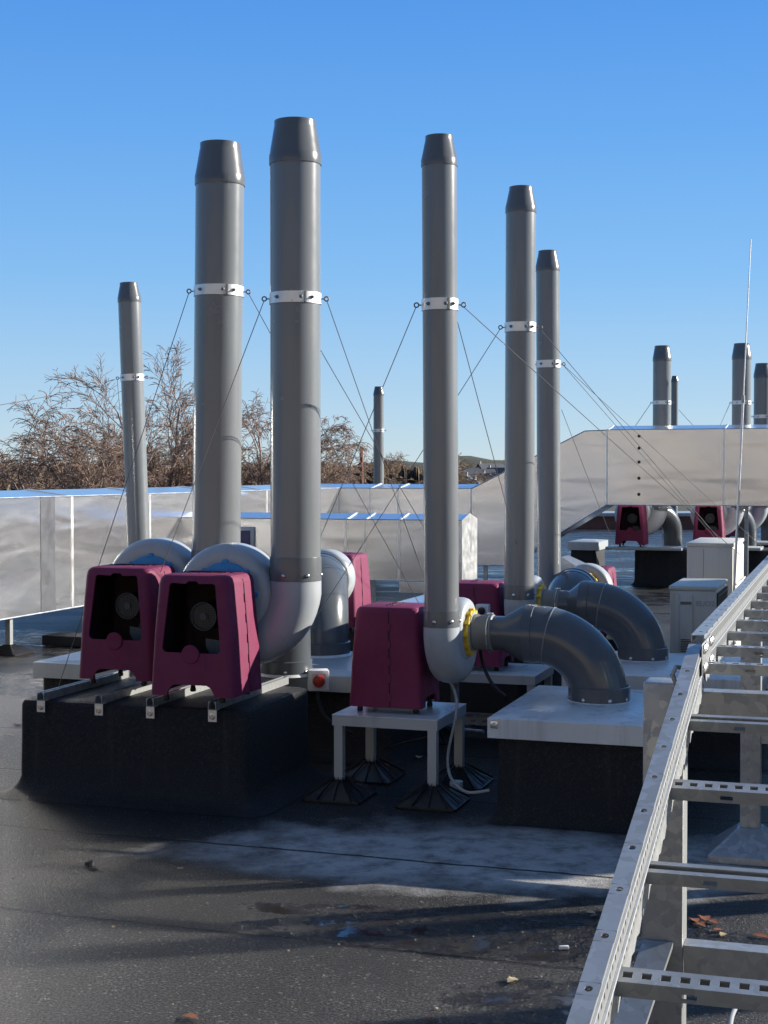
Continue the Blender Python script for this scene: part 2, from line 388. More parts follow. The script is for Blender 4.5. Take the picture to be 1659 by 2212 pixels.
# small plinth with lid seen further back and the ones of the far fans
cf = gnd(1232,1170,.55); pl5 = plinth(Vector((cf.x,cf.y,0)), 0, .42, .8, .5, 'small lidded plinth far back beneath the sloping duct', .05); lid(pl5,.42,.8,.55,.04,.13,mat=M['paint_metal'])

# ------------------------------------------------------------------ channel rails on the front plinth
def channel(length, s=.041):
    g = MB(); t=.003
    g.box(0,t,0,length,0,s); g.box(s-t,s,0,length,0,s); g.box(t,s-t,0,length,0,t)
    g.box(t,.012,0,length,s-t,s); g.box(s-.012,s-t,0,length,s-t,s); g.box(t,t*2,0,length,s-.011,s-t); g.box(s-2*t,s-t,0,length,s-.011,s-t)
    return g
names = ['leftmost steel channel rail on the front plinth','second steel channel rail from the left, ending under the far purple fan','third steel channel rail, under the left foot of the near purple fan','rightmost steel channel rail on the front plinth with its sunlit end']
rails=[]
for i,(px,py) in enumerate(((95,1512),(219,1519),(330,1525),(462,1533))):
    p = gnd(px,py,H1+.0); t = (p-fl1).dot(U); yo = -.035
    ro = empty('channel_rail', Vector((fl1.x,fl1.y,H1+.001))+U*(t-.02)+V*yo, RZ, names[i], 'channel rail', 'steel channel rails across the front plinth')
    L = .95 if i>1 else .98
    obj('channel', channel(L), M['galv'], ro, smooth=0)
    g = MB(); g.box(-.002,.043,.004,.007,-.058,-.001); g.box(-.002,.043,.007,.05,-.001,.0015); b = obj('bracket', g, M['band'], ro, smooth=0)
    g = MB(); g.lathe([(.016,0),(.016,.003),(.009,.0035),(.009,.009),(.003,.009)],16,Matrix.Translation((.0205,.004,-.032))@Matrix.Rotation(PI/2,4,'X')); obj('bolt', g, M['steel'], b)
    rails.append(ro)
bpy.context.view_layer.update()
RT_Z = H1+.042

# ------------------------------------------------------------------ fans
def make_cover_mesh():
    W2,D2,Hh=.222,.195,.59
    outer = MB()
    lv = [(.0,.000,.0),(.012,-.0,.0),(.30,.014,.012),(.545,.032,.026),(.570,.038,.031),(.584,.050,.042),(.590,.070,.06)]
    def L(ins): return [rrect(W2-a-ins, D2-b-ins, .035, z if z<.5 else z-ins, 6) for z,a,b in lv]
    outer.loft(L(0)); om = outer.mesh('cover_outer', [M['purple'],M['purple_shade_joint']], 0)
    inner = MB(); LL = L(.012); LL[0] = [(x,y,-.02) for x,y,z in LL[0]]; inner.loft(LL); im = inner.mesh('cover_inner',[M['purple'],M['purple_shade_joint']],0)
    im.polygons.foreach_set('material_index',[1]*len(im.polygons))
    # window cutter in front face
    wpts = []
    def arc(cx,cy,r,a0,a1,n=5):
        return [(cx+r*math.cos(R(a0+(a1-a0)*i/(n-1))), cy+r*math.sin(R(a0+(a1-a0)*i/(n-1)))) for i in range(n)]
    wpts += arc(.130,.235,.025,-90,0)+arc(.105,.530,.018,5,85)
    wpts += [(.035,.545),(.022,.558),(-.022,.558),(-.035,.545)]
    wpts += arc(-.105,.530,.018,95,175)+arc(-.130,.235,.025,180,270)
    win = MB(); win.prism(wpts,(0,0,0),(1,0,0),(0,0,1),(0,1,0),-.4,-.08); wm = win.mesh('w',[M['purple']],0)
    # bottom arch, cut front to back, and side arches
    ar = MB(); ar.prism([(-.125,-.03),(.125,-.03),(.125,.015),(.105,.045),(.085,.055),(-.085,.055),(-.105,.045),(-.125,.015)],(0,0,0),(1,0,0),(0,0,1),(0,1,0),-.4,.4); am = ar.mesh('a',[M['purple']],0)
    obs=[]
    for m in (om,im,wm,am):
        o = bpy.data.objects.new('tmp', m); col.objects.link(o); obs.append(o)
    for o in obs[1:]:
        md = obs[0].modifiers.new('b','BOOLEAN'); md.operation='DIFFERENCE'; md.object=o; md.solver='EXACT'
    dg = bpy.context.evaluated_depsgraph_get(); me = bpy.data.meshes.new_from_object(obs[0].evaluated_get(dg))
    for o in obs: bpy.data.objects.remove(o)
    me.name='cover'
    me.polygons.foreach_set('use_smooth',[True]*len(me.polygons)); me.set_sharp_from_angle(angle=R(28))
    return me
COVER = make_cover_mesh()
def side_x(z, s=1):        # half width of the cover at height z
    pts=[(0,.222),(.30,.208),(.545,.190),(.575,.180),(.59,.157)]
    for (a,b),(c_,d) in zip(pts,pts[1:]):
        if z<=c_: return b+(d-b)*(z-a)/(c_-a)
    return .157
AXH = .465
def volute_mesh():
    g = MB()
    # flat round casing
    g.lathe([(.10,-.118),(.200,-.118),(.222,-.110),(.234,-.094),(.238,-.06),(.238,.06),(.234,.094),(.222,.110),(.200,.118),(.12,.122),(.118,.165)],64,Matrix.Rotation(-PI/2,4,'X'))
    n=56; pts=[];rad=[];
    loops=[]
    for i in range(n+1):
        s_=i/n; th=2*PI*s_; Ro=.236+.232*s_**1.75; a=.055+.077*s_; rc=Ro-a
        c_=Vector((rc*math.cos(th),0,rc*math.sin(th))); rd=Vector((math.cos(th),0,math.sin(th)))
        dep = .118*(1-s_)+.132*s_
        ex = 2.0+2.2*(1-s_)
        Lp=[]
        for j in range(24):
            q=2*PI*j/24; cq,sq=math.cos(q),math.sin(q)
            cq_=math.copysign(abs(cq)**(2/ex),cq); sq_=math.copysign(abs(sq)**(2/ex),sq)
            Lp.append(tuple(c_+rd*(a*cq_)+Vector((0,1,0))*(dep*sq_)))
        loops.append(Lp)
    last = loops[-1]; loops.append([(x,y,z+.035) for x,y,z in last]); loops.append([(x,y,z+.07) for x,y,z in last])
    g.loft(loops)
    # tongue filling between casing and outlet
    g.box(.13,.225,-.10,.10,-.03,.03,.01)
    return g.mesh('volute', M['white_pvc'], 40)
VOL = volute_mesh()
def make_fan(k, label, small, loc, rz, group='purple and white extractor fans'):
    """origin under cover centre; local -y is the window side, +y the casing"""
    o = empty('extractor_fan', loc, rz, label, 'extractor fan', group)
    lift=.03; sx,sz = (1,1) if not small else (.82,.865)
    ck = .68 if small else 1.0
    cv = bpy.data.objects.new('motor_cover', COVER); col.objects.link(cv); cv.parent=o; cv.location=(0,0,lift); cv.scale=(sx,1,sz)
    # seam and clips
    for s_ in (-1,1):
        g=MB(); pts=[(s_*(side_x(z)+.001),.03-.018*(z/.59)**1.0,z) for z in (.005,.15,.30,.45,.535,.56)]
        if s_>0: pts += [(.157,.012,.585),(.12,.012,.5925)]
        else: pts += [(-.157,.012,.585),(-.12,.012,.5925)]
        g.tube(pts,.0035,6); obj('seam', g, M['purple_shade_joint'], cv)
        for z in (.06,.17,.27,.37,.47):
            x=side_x(z); y=.03-.018*(z/.59)
            g=MB(); g.box(-.005,.005,-.009,.009,-.022,.022,.002,Matrix.Translation((s_*(x+.002),y,z))@Matrix.Rotation(-s_*.075,4,'Y')); obj('clip', g, M['purple'], cv, smooth=0)
    g=MB(); g.tube([(.10,.012,.5925),(-.10,.012,.5925)],.0035,6)
    for x in (-.09,-.03,.03,.09): g.lathe([(.007,0),(.007,.004),(.003,.006)],10,Matrix.Translation((x,-.02,.589)))
    obj('top_fixings', g, M['purple_shade_joint'], cv)
    # boss below the window
    g=MB(); g.lathe([(.046,0),(.046,.010),(.043,.013),(.03,.013)],28,Matrix.Translation((0,-.186,.205))@Matrix.Rotation(PI/2+.03,4,'X')); obj('boss', g, M['purple'], cv)
    # inside: motor with grille, bracket
    axz = (.38 if small else AXH)
    g=MB(); my=-.085
    g.lathe([(.06,0),(.066,.01),(.066,.17),(.05,.19)],32,Matrix.Translation((.02,my+.01,axz-.055))@Matrix.Rotation(-PI/2,4,'X')); mo=obj('motor', g, M['blackpl'], o)
    g=MB(); g.torus((.02,my,axz-.055),(0,1,0),.068,.003,32,6)
    for i in range(-5,6):
        q=i*.0115; hh=math.sqrt(max(0,.067**2-q*q))
        g.box(.02+q-.001,.02+q+.001,my-.003,my-.0015,axz-.055-hh,axz-.055+hh); g.box(.02-hh,.02+hh,my-.0015,my+.0005,axz-.055+q-.001,axz-.055+q+.001)
    g.lathe([(.018,0),(.018,.004)],16,Matrix.Translation((.02,my,axz-.055))@Matrix.Rotation(PI/2,4,'X'))
    obj('grille', g, M['greymesh'], mo)
    g=MB(); g.prism([(.02,.30),(.10,.29),(.125,.25),(.105,.225),(.04,.225),(.02,.26)],(0,0,0),(1,0,0),(0,0,1),(0,1,0),-.06,-.055); g.box(-.1,.1,-.05,.16,.19,.2); obj('mounting_bracket', g, M['plate_in'], o, smooth=0)
    # volute
    vo = bpy.data.objects.new('volute', VOL); col.objects.link(vo); vo.parent=o; vo.scale=(ck,ck,ck)
    vy = .205+ (.14 if not small else .11)
    vo.location=(0,vy,lift+axz)
    g=MB(); g.lathe([(.05,0),(.158,0),(.165,.004),(.165,.014),(.15,.018),(.05,.02)],48,Matrix.Translation((0,-.119,0))@Matrix.Rotation(PI/2,4,'X'))
    for q in range(8):
        a=2*PI*q/8+PI/2; g.lathe([(.017,0),(.017,.016),(.008,.018)],12,Matrix.Translation((.163*math.cos(a),-.119,.163*math.sin(a)))@Matrix.Rotation(PI/2,4,'X'))
    obj('backplate', g, M['blue'], vo)
    g=MB(); g.lathe([(.125,0),(.15,0),(.15,.02),(.125,.02)],40,Matrix.Translation((0,.14,0))@Matrix.Rotation(-PI/2,4,'X')); obj('inlet_ring', g, M['white_pvc'], vo)
    for (x,y) in ((-.15*sx,-.15),(.15*sx,-.15),(-.15*sx,.15),(.15*sx,.15)):
        g=MB(); g.lathe([(.013,0),(.016,.008),(.011,.03),(.011,lift+.05)],14,Matrix.Translation((x,y,0))); obj('rubber_foot', g, M['black'], o)
    return o
def fan_from_FBL(px,py,z):
    """front bottom-left corner of cover (u-v aligned fan, window towards camera)"""
    p = gnd(px,py,z+.03); return Vector((p.x,p.y,z)) + U*.222 + V*.195
def outlet(o, small):
    ck=.68 if small else 1; axz=(.38 if small else AXH); vy=.205+(.14 if not small else .11)
    m = Matrix.Translation(o.location)@Matrix.Rotation(o.rotation_euler.z,4,'Z')
    return m@Vector((.336*ck,vy,.03+axz+.07*ck)), m@Vector((0,vy+.15*ck,.03+axz)), m.to_3x3()@Vector((0,1,0))
f2 = fan_from_FBL(322,1500,RT_Z); fan2 = make_fan(1,'nearer open fronted purple fan with lit right side, beside the tallest stack',False,f2,RZ)
f1 = fan_from_FBL(166,1465,RT_Z); fan1 = make_fan(1,'open fronted purple fan set back at the left end of the front plinth',False,f1,RZ)
# table fan
TZ=.425
tf = gnd(717,1543,TZ); tfr = gnd(939,1557,TZ)
T0 = Vector((tf.x,tf.y,0)); TW=.555
tc = T0 + U*TW/2 + V*TW/2
fan3c = Vector((tc.x,tc.y,TZ+.001)) - U*.03
RZU = RZ-PI/2
fan3 = make_fan(.68,'closed purple fan on the grey metal stand in the middle',True,fan3c,RZU)
SH = V*1.70+U*.0
fan4 = make_fan(.68,'closed purple fan on a stand behind the middle fan, with a small white box',True,fan3c+SH,RZU)
# fans that face away
def from_axis(px,py,Y): return at(px,py,Y)
p5 = at(735,1290,10.7); fan5 = make_fan(.68,'purple fan seen from behind beside the tall grey bend, sunlit seamed side',True,Vector((p5.x,p5.y,.50))+V*.0,RZ+PI)
p7 = at(1287,1290,11.4); fan7 = make_fan(.68,'small sunlit pink fan half hidden behind the rear grey bends',True,Vector((p7.x,p7.y,.50)),RZ+PI)
p6 = at(1186,1290,11.2)
for fo,(x,y,z) in ((fan5,(-.31,10.6,.53)),(fan7,(1.64,11.6,.37))): fo.location=(x,y,z)
ZF=.565
def far_fan(px, lab, Y=None):
    p = at(px,1184,Y or 21.6); o = copy_tree(fan2); o.rotation_euler=(0,0,RZ); o.location = Vector((p.x,p.y,ZF))+U*.2+V*.185; o['label']=lab; return o
bpy.context.view_layer.update()
fan8 = far_fan(1331,'distant purple fan on a black plinth beneath the high duct')
fan9 = far_fan(1499,'distant purple fan beneath the high duct, behind the tall condenser unit')
fan10 = far_fan(1560,'distant fan with pale casing at the edge of view beneath the high duct',23.2)
for i,fo in enumerate((fan8,fan9,fan10)):
    q=fo.location
    base = Vector((q.x,q.y,0))-U*.05-V*.1
    pp = plinth(base+U*.1,0,1.05,.9,.52,['black felted plinth under the distant purple fan, left of the tall condenser','black felted plinth hidden behind the tall condenser unit','black felted plinth at the edge of view under the high duct'][i],.06)
    g=MB(); g.box(-.35,.75,-.25,.35,-.045,-.004,.003); pt=obj('support_platform', g, M['paint_metal'], label=['thin metal platform under the distant fan on the black plinth','thin metal platform under the fan behind the tall condenser','thin metal platform under the fan at the edge of view'][i], cat='platform', group='metal platforms under the distant fans'); pt.location=q; pt.rotation_euler=(0,0,RZ)
    for xo in ():
        ro=empty('channel_rail', base+Vector((0,0,.521))+U*xo-V*.16, RZ, ['left','right'][xo>0]+' channel rail under the '+['distant fan on the black plinth','fan behind the tall condenser','fan at the edge of view'][i],'channel rail','steel channel rails across the distant plinths')
        obj('channel', channel(1.15), M['galv'], ro, smooth=0)
        g = MB(); g.box(-.002,.05,.15,.153,-.06,-.001); obj('bracket', g, M['band'], ro, smooth=0)
# support for the away-facing fans (thin stands)
def stand(loc, w, d, h, label, footed=True, rz=RZ, top=.05, leg=.045):
    o = empty('equipment_stand', loc, rz, label, 'stand', 'grey metal equipment stands')
    g=MB(); g.box(0,w,0,d,h-.006,h,.001); obj('tray_top', g, M['lid'], o, smooth=0)
    g=MB(); g.box(.001,w-.001,.001,.006,h-top-.006,h-.007); g.box(.001,w-.001,d-.006,d-.001,h-top-.006,h-.007); g.box(.001,.006,.007,d-.007,h-top-.006,h-.007); g.box(w-.006,w-.001,.007,d-.007,h-top-.006,h-.007)
    obj('frame', g, M['paint_metal'], o, smooth=0)
    for (x,y) in ((.008,.008),(w-leg-.008,.008),(.008,d-leg-.008),(w-leg-.008,d-leg-.008)):
        z0 = .075 if footed else 0
        g=MB(); t=.004
        g.box(x,x+leg,y,y+t,z0,h-.01); g.box(x,x+t,y+t,y+leg,z0,h-.01); g.box(x+leg-t,x+leg,y+t,y+leg,z0,h-.01)
        l = obj('leg', g, M['paint_metal'], o, smooth=0)
        if footed: foot(l, x+leg/2, y+leg/2)
    return o
def foot(parent, x, y, s=.155, h=.095):
    g=MB(); a=.035
    g.loft([rrect(s,s,.02,.0025,3,x,y),rrect(s,s,.02,.012,3,x,y),rrect(a,a,.008,h-.01,3,x,y),rrect(a,a,.008,h,3,x,y)])
    for i in range(12):
        q=2*PI*i/12+.13; c_,s_=math.cos(q),math.sin(q); m_=max(abs(c_),abs(s_)); e=Vector((x+s*.99*c_/m_,y+s*.99*s_/m_,.016)); b=Vector((x+a*c_/m_,y+a*s_/m_,h+.002))
        nrm=Vector((-s_,c_,0))*.002
        g.add([e+nrm,e-nrm,b-nrm,b+nrm,e+nrm+Vector((0,0,.010)),e-nrm+Vector((0,0,.010)),b-nrm+Vector((0,0,.012)),b+nrm+Vector((0,0,.012))],[(0,1,2,3),(4,5,6,7),(0,1,5,4),(1,2,6,5),(2,3,7,6),(3,0,4,7)])
    obj('rubber_base', g, M['blackpl'], parent, smooth=0)
stand(T0, TW, TW, TZ, 'grey metal stand on black ribbed feet carrying the middle purple fan')
stand(T0+SH, TW+.12, TW, TZ, 'grey metal stand behind, carrying the second closed purple fan')
for fo,lb in ((fan5,'black plinth under the purple fan seen from behind'),(fan7,'black plinth under the small sunlit pink fan')):
    q=fo.location; plinth(Vector((q.x,q.y,0))-U*.32-V*.15,0,.64,.55,q.z-.005,lb,.05)
    
# isolator on fan 4
def isolator(p, rz, label, s=1.0, red=True):
    o=empty('isolator_switch', p, rz, label,'switch','rotary isolator switches')
    g=MB(); g.box(-.045*s,.045*s,-.07*s,0,-.045*s,.045*s,.006*s); obj('housing', g, M['white'], o)
    g=MB(); g.box(-.03*s,.03*s,-.0725*s,-.0705*s,-.032*s,.032*s); obj('face_plate', g, M['yellow'] if False else M['cream'], o, smooth=0)
    g=MB(); g.lathe([(.027*s,0),(.027*s,.008*s),(.024*s,.016*s),(.02*s,.018*s)],24,Matrix.Translation((0,-.073*s,0))@Matrix.Rotation(PI/2,4,'X')); g.box(-.006*s,.006*s,-.105*s,-.088*s,-.024*s,.024*s,.002*s); obj('knob', g, M['red'] if red else M['black'], o)
    return o
ip = at(686,1466,8.32); isolator(ip, RZ+R(25), 'white isolator box with red rotary knob on the lid edge', 1.3)
g=MB(); g.tube([ip+Vector((0,.05,-.05)), ip+Vector((.0,.04,-.12)), ip+Vector((.03,.0,-.2)), ip+Vector((.10,-.05,-.26)), ip+Vector((.2,-.05,-.30))],.010,10); obj('black_cable', g, M['black'], label='black cable hanging down from the white isolator box', cat='cable')

# ------------------------------------------------------------------ stacks
def stack(loc, r, ztop, label, lean=0.0, bandz=None, bands=True, sleeve=True):
    o=empty('exhaust_stack', loc, 0, label,'exhaust stack','grey plastic exhaust stacks'); o.rotation_euler=(0,R(lean),RZ*0)
    h = ztop-loc.z; ch = r*1.72
    g=MB(); g.lathe([(r,.0),(r,h-ch*.9)],64,cap0=False); obj('pipe', g, M['pvc'], o)
    g=MB(); rt=r*(.835 if r>.11 else .79)
    g.lathe([(r*1.004,h-ch-.002),(r*1.035,h-ch-.002),(r*1.04,h-ch+.004),(r*1.04,h-ch*.80),(r*1.02,h-ch*.76),(rt*1.02,h-ch*.17),(rt,h-ch*.13),(rt,h-.002),(rt-.006,h),(rt-.008,h-ch*.5)],64,cap0=False,cap1=False); obj('cone_cap', g, M['pvc_cap'], o)
    if sleeve:
        g=MB(); sh = r*.95; g.lathe([(r*1.002,0),(r*1.035,0),(r*1.035,sh-.004),(r*1.028,sh),(r*1.002,sh)],64,cap0=False,cap1=False); sl=obj('sleeve', g, M['pvc_cap'], o)
        for a in (-60,-115,-5):
            g=MB(); g.lathe([(.010,0),(.010,.003),(.006,.006),(.002,.007)],12,Matrix.Rotation(R(a),4,'Z')@Matrix.Translation((r*1.035,0,.03))@Matrix.Rotation(PI/2,4,'Y')); obj('bolt', g, M['steel'], sl)
    if bandz is not None:
        bz=bandz-loc.z; bh=.028
        g=MB(); g.lathe([(r*1.002,bz-bh),(r+.005,bz-bh),(r+.005,bz+bh),(r*1.002,bz+bh)],64,cap0=False,cap1=False); b=obj('band', g, M['band'], o)
        g=MB()
        for a in (-75,-48,-130):
            mt=Matrix.Rotation(R(a),4,'Z')@Matrix.Translation((r+.005,0,bz))@Matrix.Rotation(PI/2,4,'Y'); g.lathe([(.009,0),(.009,.006),(.004,.010),(.004,.016),(.001,.016)],10,mt)
        g.box(-.004,.004,-r-.012,-r-.005,bz-bh,bz+bh,0,Matrix.Rotation(R(25),4,'Z'))
        obj('band_fixings', g, M['rubber_grey'], b)
        for a in (-4,-176,):
            d=Vector((math.cos(R(a)),math.sin(R(a)),0)); pos=d*(r+.006)+Vector((0,0,bz))
            g=MB(); g.tube([pos,pos+d*.014],.0035,8); g.torus(pos+d*.024,(0,1,0),.011,.0035,16,6); obj('eye_bolt', g, M['wire'], b)
    return o
def eye(o,r,bandz,side):
    lean=o.rotation_euler.y; p=Vector((side*(r+.033),-.002,bandz-o.location.z-.012)); p=Matrix.Rotation(lean,4,'Y')@p; return o.location+p
out3,in2,_ = outlet(fan2,False); out2,in1,_ = outlet(fan1,False)
out4,in3,_ = outlet(fan3,True); out5,in4,_ = outlet(fan4,True)
def zat(py,Y): return at(830,py,Y).z
ST={}
def mkst(key, base, wpx, top, band, lean, label):
    Y=base.y; r=wpx/2*Y/F
    base=Vector(base); ST[key]=(stack(base,r,zat(top,Y-r*.45),label,lean,zat(band,Y-r*.5) if band else None),r,zat(band,Y-r*.5) if band else None)
mkst('s3', out3, 108.5, 256,643,.05,'tallest thick grey stack rising right of the two open fronted purple fans')
mkst('s2', out2, 104, 305,627,.75,'thick grey stack rising behind the near purple fan, second tallest')
mkst('s4', out4, 75.5, 290,657,-.35,'medium grey stack rising from the closed purple fan on the stand')
mkst('s5', out5, 64.5, 401,706,.15,'grey stack directly right of the middle stack, nearer of a close pair')
o7,_,_=outlet(fan7,True); o5,_,_=outlet(fan5,True)
b6 = at(1187,1264,11.3); b6.z=.5; mkst('s6', b6, 50.5, 540,786,-.45,'farther stack of the close pair, right behind its taller neighbour')
b1 = at(302,1240,12.6); b1.z=.75; mkst('s1', b1, 48.5, 609,815,-1.9,'slim leaning grey stack standing apart at the far left')
q=ST['s1'][0].location; plinth(Vector((q.x,q.y,0))-U*.3-V*.3,0,.6,.6,.75,'black plinth at the foot of the slim leaning stack',.05)
q=ST['s6'][0].location; plinth(Vector((q.x,q.y,0))-U*.3-V*.3,0,.6,.6,.5,'black plinth at the foot of the farther stack of the close pair',.05)
for key,(px,w_,top,band,Y,zb,lab) in {'d1':(818,22.5,835,930,26.5,.02,'distant slim dark stack standing alone beyond the duct corner'),
    'd2':(1428.5,38.5,747,870,21.9,1.1,'distant stack above the high duct, left one with a thin stack beside it'),
    'd3':(1456,15,812,None,29,.02,'thin distant stack just right of a thicker one above the high duct'),
    'd4':(1600,40,742,870,21.9,1.1,'distant stack above the high duct, behind the lightning rod'),
    'd5':(1645,36,785,900,23.5,1.1,'distant stack above the high duct at the edge of view')}.items():
    p=at(px,1100,Y); p.z=zb; r=w_/2*Y/F
    ST[key]=(stack(p,r,zat(top,Y),lab,0,zat(band,Y) if band else None),r,zat(band,Y) if band else 0)

# ------------------------------------------------------------------ inlet ducts (bends)
def inlet_bend(p0, dirv, run, rbig, rsmall, zbase, label, clamp=True, Rb=.31, run_red=.26, yoff=0):
    """p0: inlet centre on the fan, dirv: horizontal direction away from fan, run: distance to the vertical leg's axis"""
    ang = math.atan2(dirv.y,dirv.x); o=empty('inlet_duct', Vector((p0.x,p0.y,0)), ang, label,'inlet duct','grey plastic inlet bends')
    z=p0.z; MX=Matrix.Rotation(PI/2,4,'Y')
    def lx(prof, x0, mat, name, par, seg=48):
        g=MB(); g.lathe([(r,t) for r,t in prof],seg,Matrix.Translation((x0,0,z))@MX,cap0=False,cap1=False); return obj(name,g,mat,par)
    x=0.0
    if clamp:
        g=MB(); pr=[(rsmall*1.02,-.005),(rsmall*1.36,-.005),(rsmall*1.36,.012),(rsmall*1.22,.020),(rsmall*1.22,.034),(rsmall*1.32,.036),(rsmall*1.32,.046),(rsmall*1.02,.046)]
        g.lathe(pr,48,Matrix.Translation((0,0,z))@MX,cap0=False,cap1=False)
        for i in range(12):
            a=2*PI*i/12; g.box(rsmall*1.2,rsmall*1.41,-.011,.011,-.006,.05,.002,Matrix.Translation((0,0,z))@MX@Matrix.Rotation(a,4,'Z'))
        obj('clamp_ring', g, M['yellow'], o, smooth=20)
        lx([(rsmall*1.0,.03),(rsmall*1.03,.05),(rsmall*1.07,.055),(rsmall*1.07,.065),(rsmall*1.03,.07),(rsmall*1.03,.115),(rsmall*1.09,.118),(rsmall*1.09,.13),(rsmall*1.05,.133),(rsmall*1.05,.14),(rsmall*1.09,.142),(rsmall*1.09,.15),(rsmall*1.0,.155)],0,M['rubber_grey'],'flexible_sleeve',o)
        g=MB(); g.torus((.135,0,z),(1,0,0),rsmall*1.10,.003,40,6); g.box(.12,.15,-.012,.012,z+rsmall*1.08,z+rsmall*1.18,.002); obj('hose_clip', g, M['steel'], o)
        x=.15
    xb = run-Rb   # bend start
    lx([(rsmall,x),(rsmall,x+.06),(rbig,xb-.07),(rbig,xb-.035),(rbig,xb+.0)],0,M['pvc_dark'],'reducer',o)
    lx([(rbig*1.0,xb-.06),(rbig*1.03,xb-.058),(rbig*1.03,xb-.012),(rbig*1.0,xb-.01)],0,M['pvc_dark'],'coupling',o)
    g=MB(); pts=[(xb-.005,0,z)]
    n=22
    for i in range(n+1):
        a=PI/2*i/n; pts.append((xb+Rb*math.sin(a),0,z-Rb+Rb*math.cos(a)))
    pts.append((run,0,zbase+.005)); g.tube(pts,rbig*.995,56,caps=False)
    obj('bend', g, M['pvc_dark'], o)
    g=MB(); g.torus((xb+.06,0,z-.006),(1,0,-.19),rbig*1.0,.004,48,6); obj('seam_ring', g, M['pvc'], o)
    g=MB(); s0=zbase+.008; g.lathe([(rbig*1.0,s0),(rbig*1.055,s0),(rbig*1.055,s0+.075),(rbig*1.0,s0+.08)],56,Matrix.Translation((run,0,0)),cap0=False,cap1=False); co=obj('collar', g, M['pvc_dark'], o)
    for a in (-110,-20,200,-60):
        g=MB(); g.lathe([(.010,0),(.010,.003),(.006,.006),(.002,.007)],12,Matrix.Translation((run,0,s0+.02))@Matrix.Rotation(R(a),4,'Z')@Matrix.Translation((rbig*1.055,0,0))@Matrix.Rotation(PI/2,4,'Y')); obj('bolt', g, M['steel'], co)
    g=MB(); g.lathe([(rbig*1.0,zbase-.01),(rbig*1.13,zbase+.001),(rbig*1.08,zbase+.012),(rbig*1.04,zbase+.018)],56,Matrix.Translation((run,0,0)),cap0=False,cap1=False); obj('sealant_bead', g, M['lid'], o)
    return o
LZ=.508
inlet_bend(in3-U*.045, U, .69, .145, .086, LZ, 'nearest large grey bend from the middle fan down into the front right plinth')
inlet_bend(in4-U*.045, U, .66, .145, .086, LZ, 'second large grey bend directly behind the nearest one')
inlet_bend(in2, V, .55, .140, .135, LZ, 'grey bend hidden behind the near open fronted purple fan', clamp=False, Rb=.33)
inlet_bend(in1, V, .60, .150, .140, LZ, 'grey bend hidden behind the set back purple fan', clamp=False, Rb=.33)
_,in7,_=outlet(fan7,True)
def bend_to(pi, px, Y, r, zb, lab, Rb):
    q=at(px,1200,Y); q.z=0; d=Vector((q.x-pi.x,q.y-pi.y,0)); return inlet_bend(pi, d.normalized(), d.length, r, .086, zb, lab, Rb=Rb)
bend_to(in7, 1225, 10.35, .172, .02, 'domed grey bend behind the second large bend', .34)
_,in5,_=outlet(fan5,True)
bend_to(in5, 690, 9.25, .183, LZ, 'tall grey bend right behind the tallest stack, stained at its foot', .36)
for fo,nm in ((fan8,'dark bend behind the distant purple fan on the black plinth'),(fan9,'dark bend behind the distant fan near the tall condenser'),(fan10,'dark bend of the distant fan at the edge of view')):
    _,i8,_=outlet(fo,False); inlet_bend(i8,(V+U*.75).normalized(),.75,.15,.14,.35,nm,clamp=False,Rb=.36)

# cables of the middle fan
def px_tube(name, pts, r, mat, label, cat, seg=10):
    P=[at(*q) for q in pts]
    # catmull-rom smoothing
    out=[]
    for i in range(len(P)-1):
        p0=P[max(i-1,0)];p1=P[i];p2=P[i+1];p3=P[min(i+2,len(P)-1)]
        for k in range(6):
            t=k/6; out.append(.5*((2*p1)+(p2-p0)*t+(2*p0-5*p1+4*p2-p3)*t*t+(3*p1-p0-3*p2+p3)*t**3))
    out.append(P[-1]); g=MB(); g.tube(out,r,seg); return obj(name,g,mat,label=label,cat=cat)
px_tube('power_cable',[(962,1468,7.55),(975,1478,7.5),(986,1510,7.42),(984,1550,7.4),(973,1600,7.38),(967,1640,7.36),(972,1675,7.3),(990,1700,7.2),(1015,1712,7.1),(1058,1707,7.05)],.0075,M['cable_grey'],'pale grey cable looping from the middle fan down to the roof','cable')
px_tube('power_cable',[(1028,1325,7.75),(1036,1340,7.85),(1037,1400,8.0),(1045,1440,8.05),(1065,1480,8.0),(1092,1505,7.95)],.010,M['black'],'black cable drooping behind the nearest large bend to its plinth','cable')
px_tube('power_cable',[(945,1582,7.7),(930,1590,7.8),(900,1598,8.0),(870,1605,8.2),(840,1615,8.4)],.006,M['black'],'thin black cable lying under the stand','cable')
px_tube('drain_pipe',[(1045,1580,8.6),(1000,1576,8.7)],.01,M['galv'],'short steel conduit between the stand and front right plinth','conduit')
p=gnd(986,1711); g=MB(); g.lathe([(.034,.0025),(.036,.006),(.034,.055),(.031,.058),(.02,.060)],28,Matrix.Translation((p.x,p.y,0))); obj('white_pot', g, M['white'], label='small white round plastic cap on the roof beside the stand foot', cat='cap', origin=(p.x,p.y,0))

# isolator on fan 4 cover
p=at(1046,1318,8.88); isolator(p, RZ, 'pale control box on the purple fan behind the middle stack', .85, False)

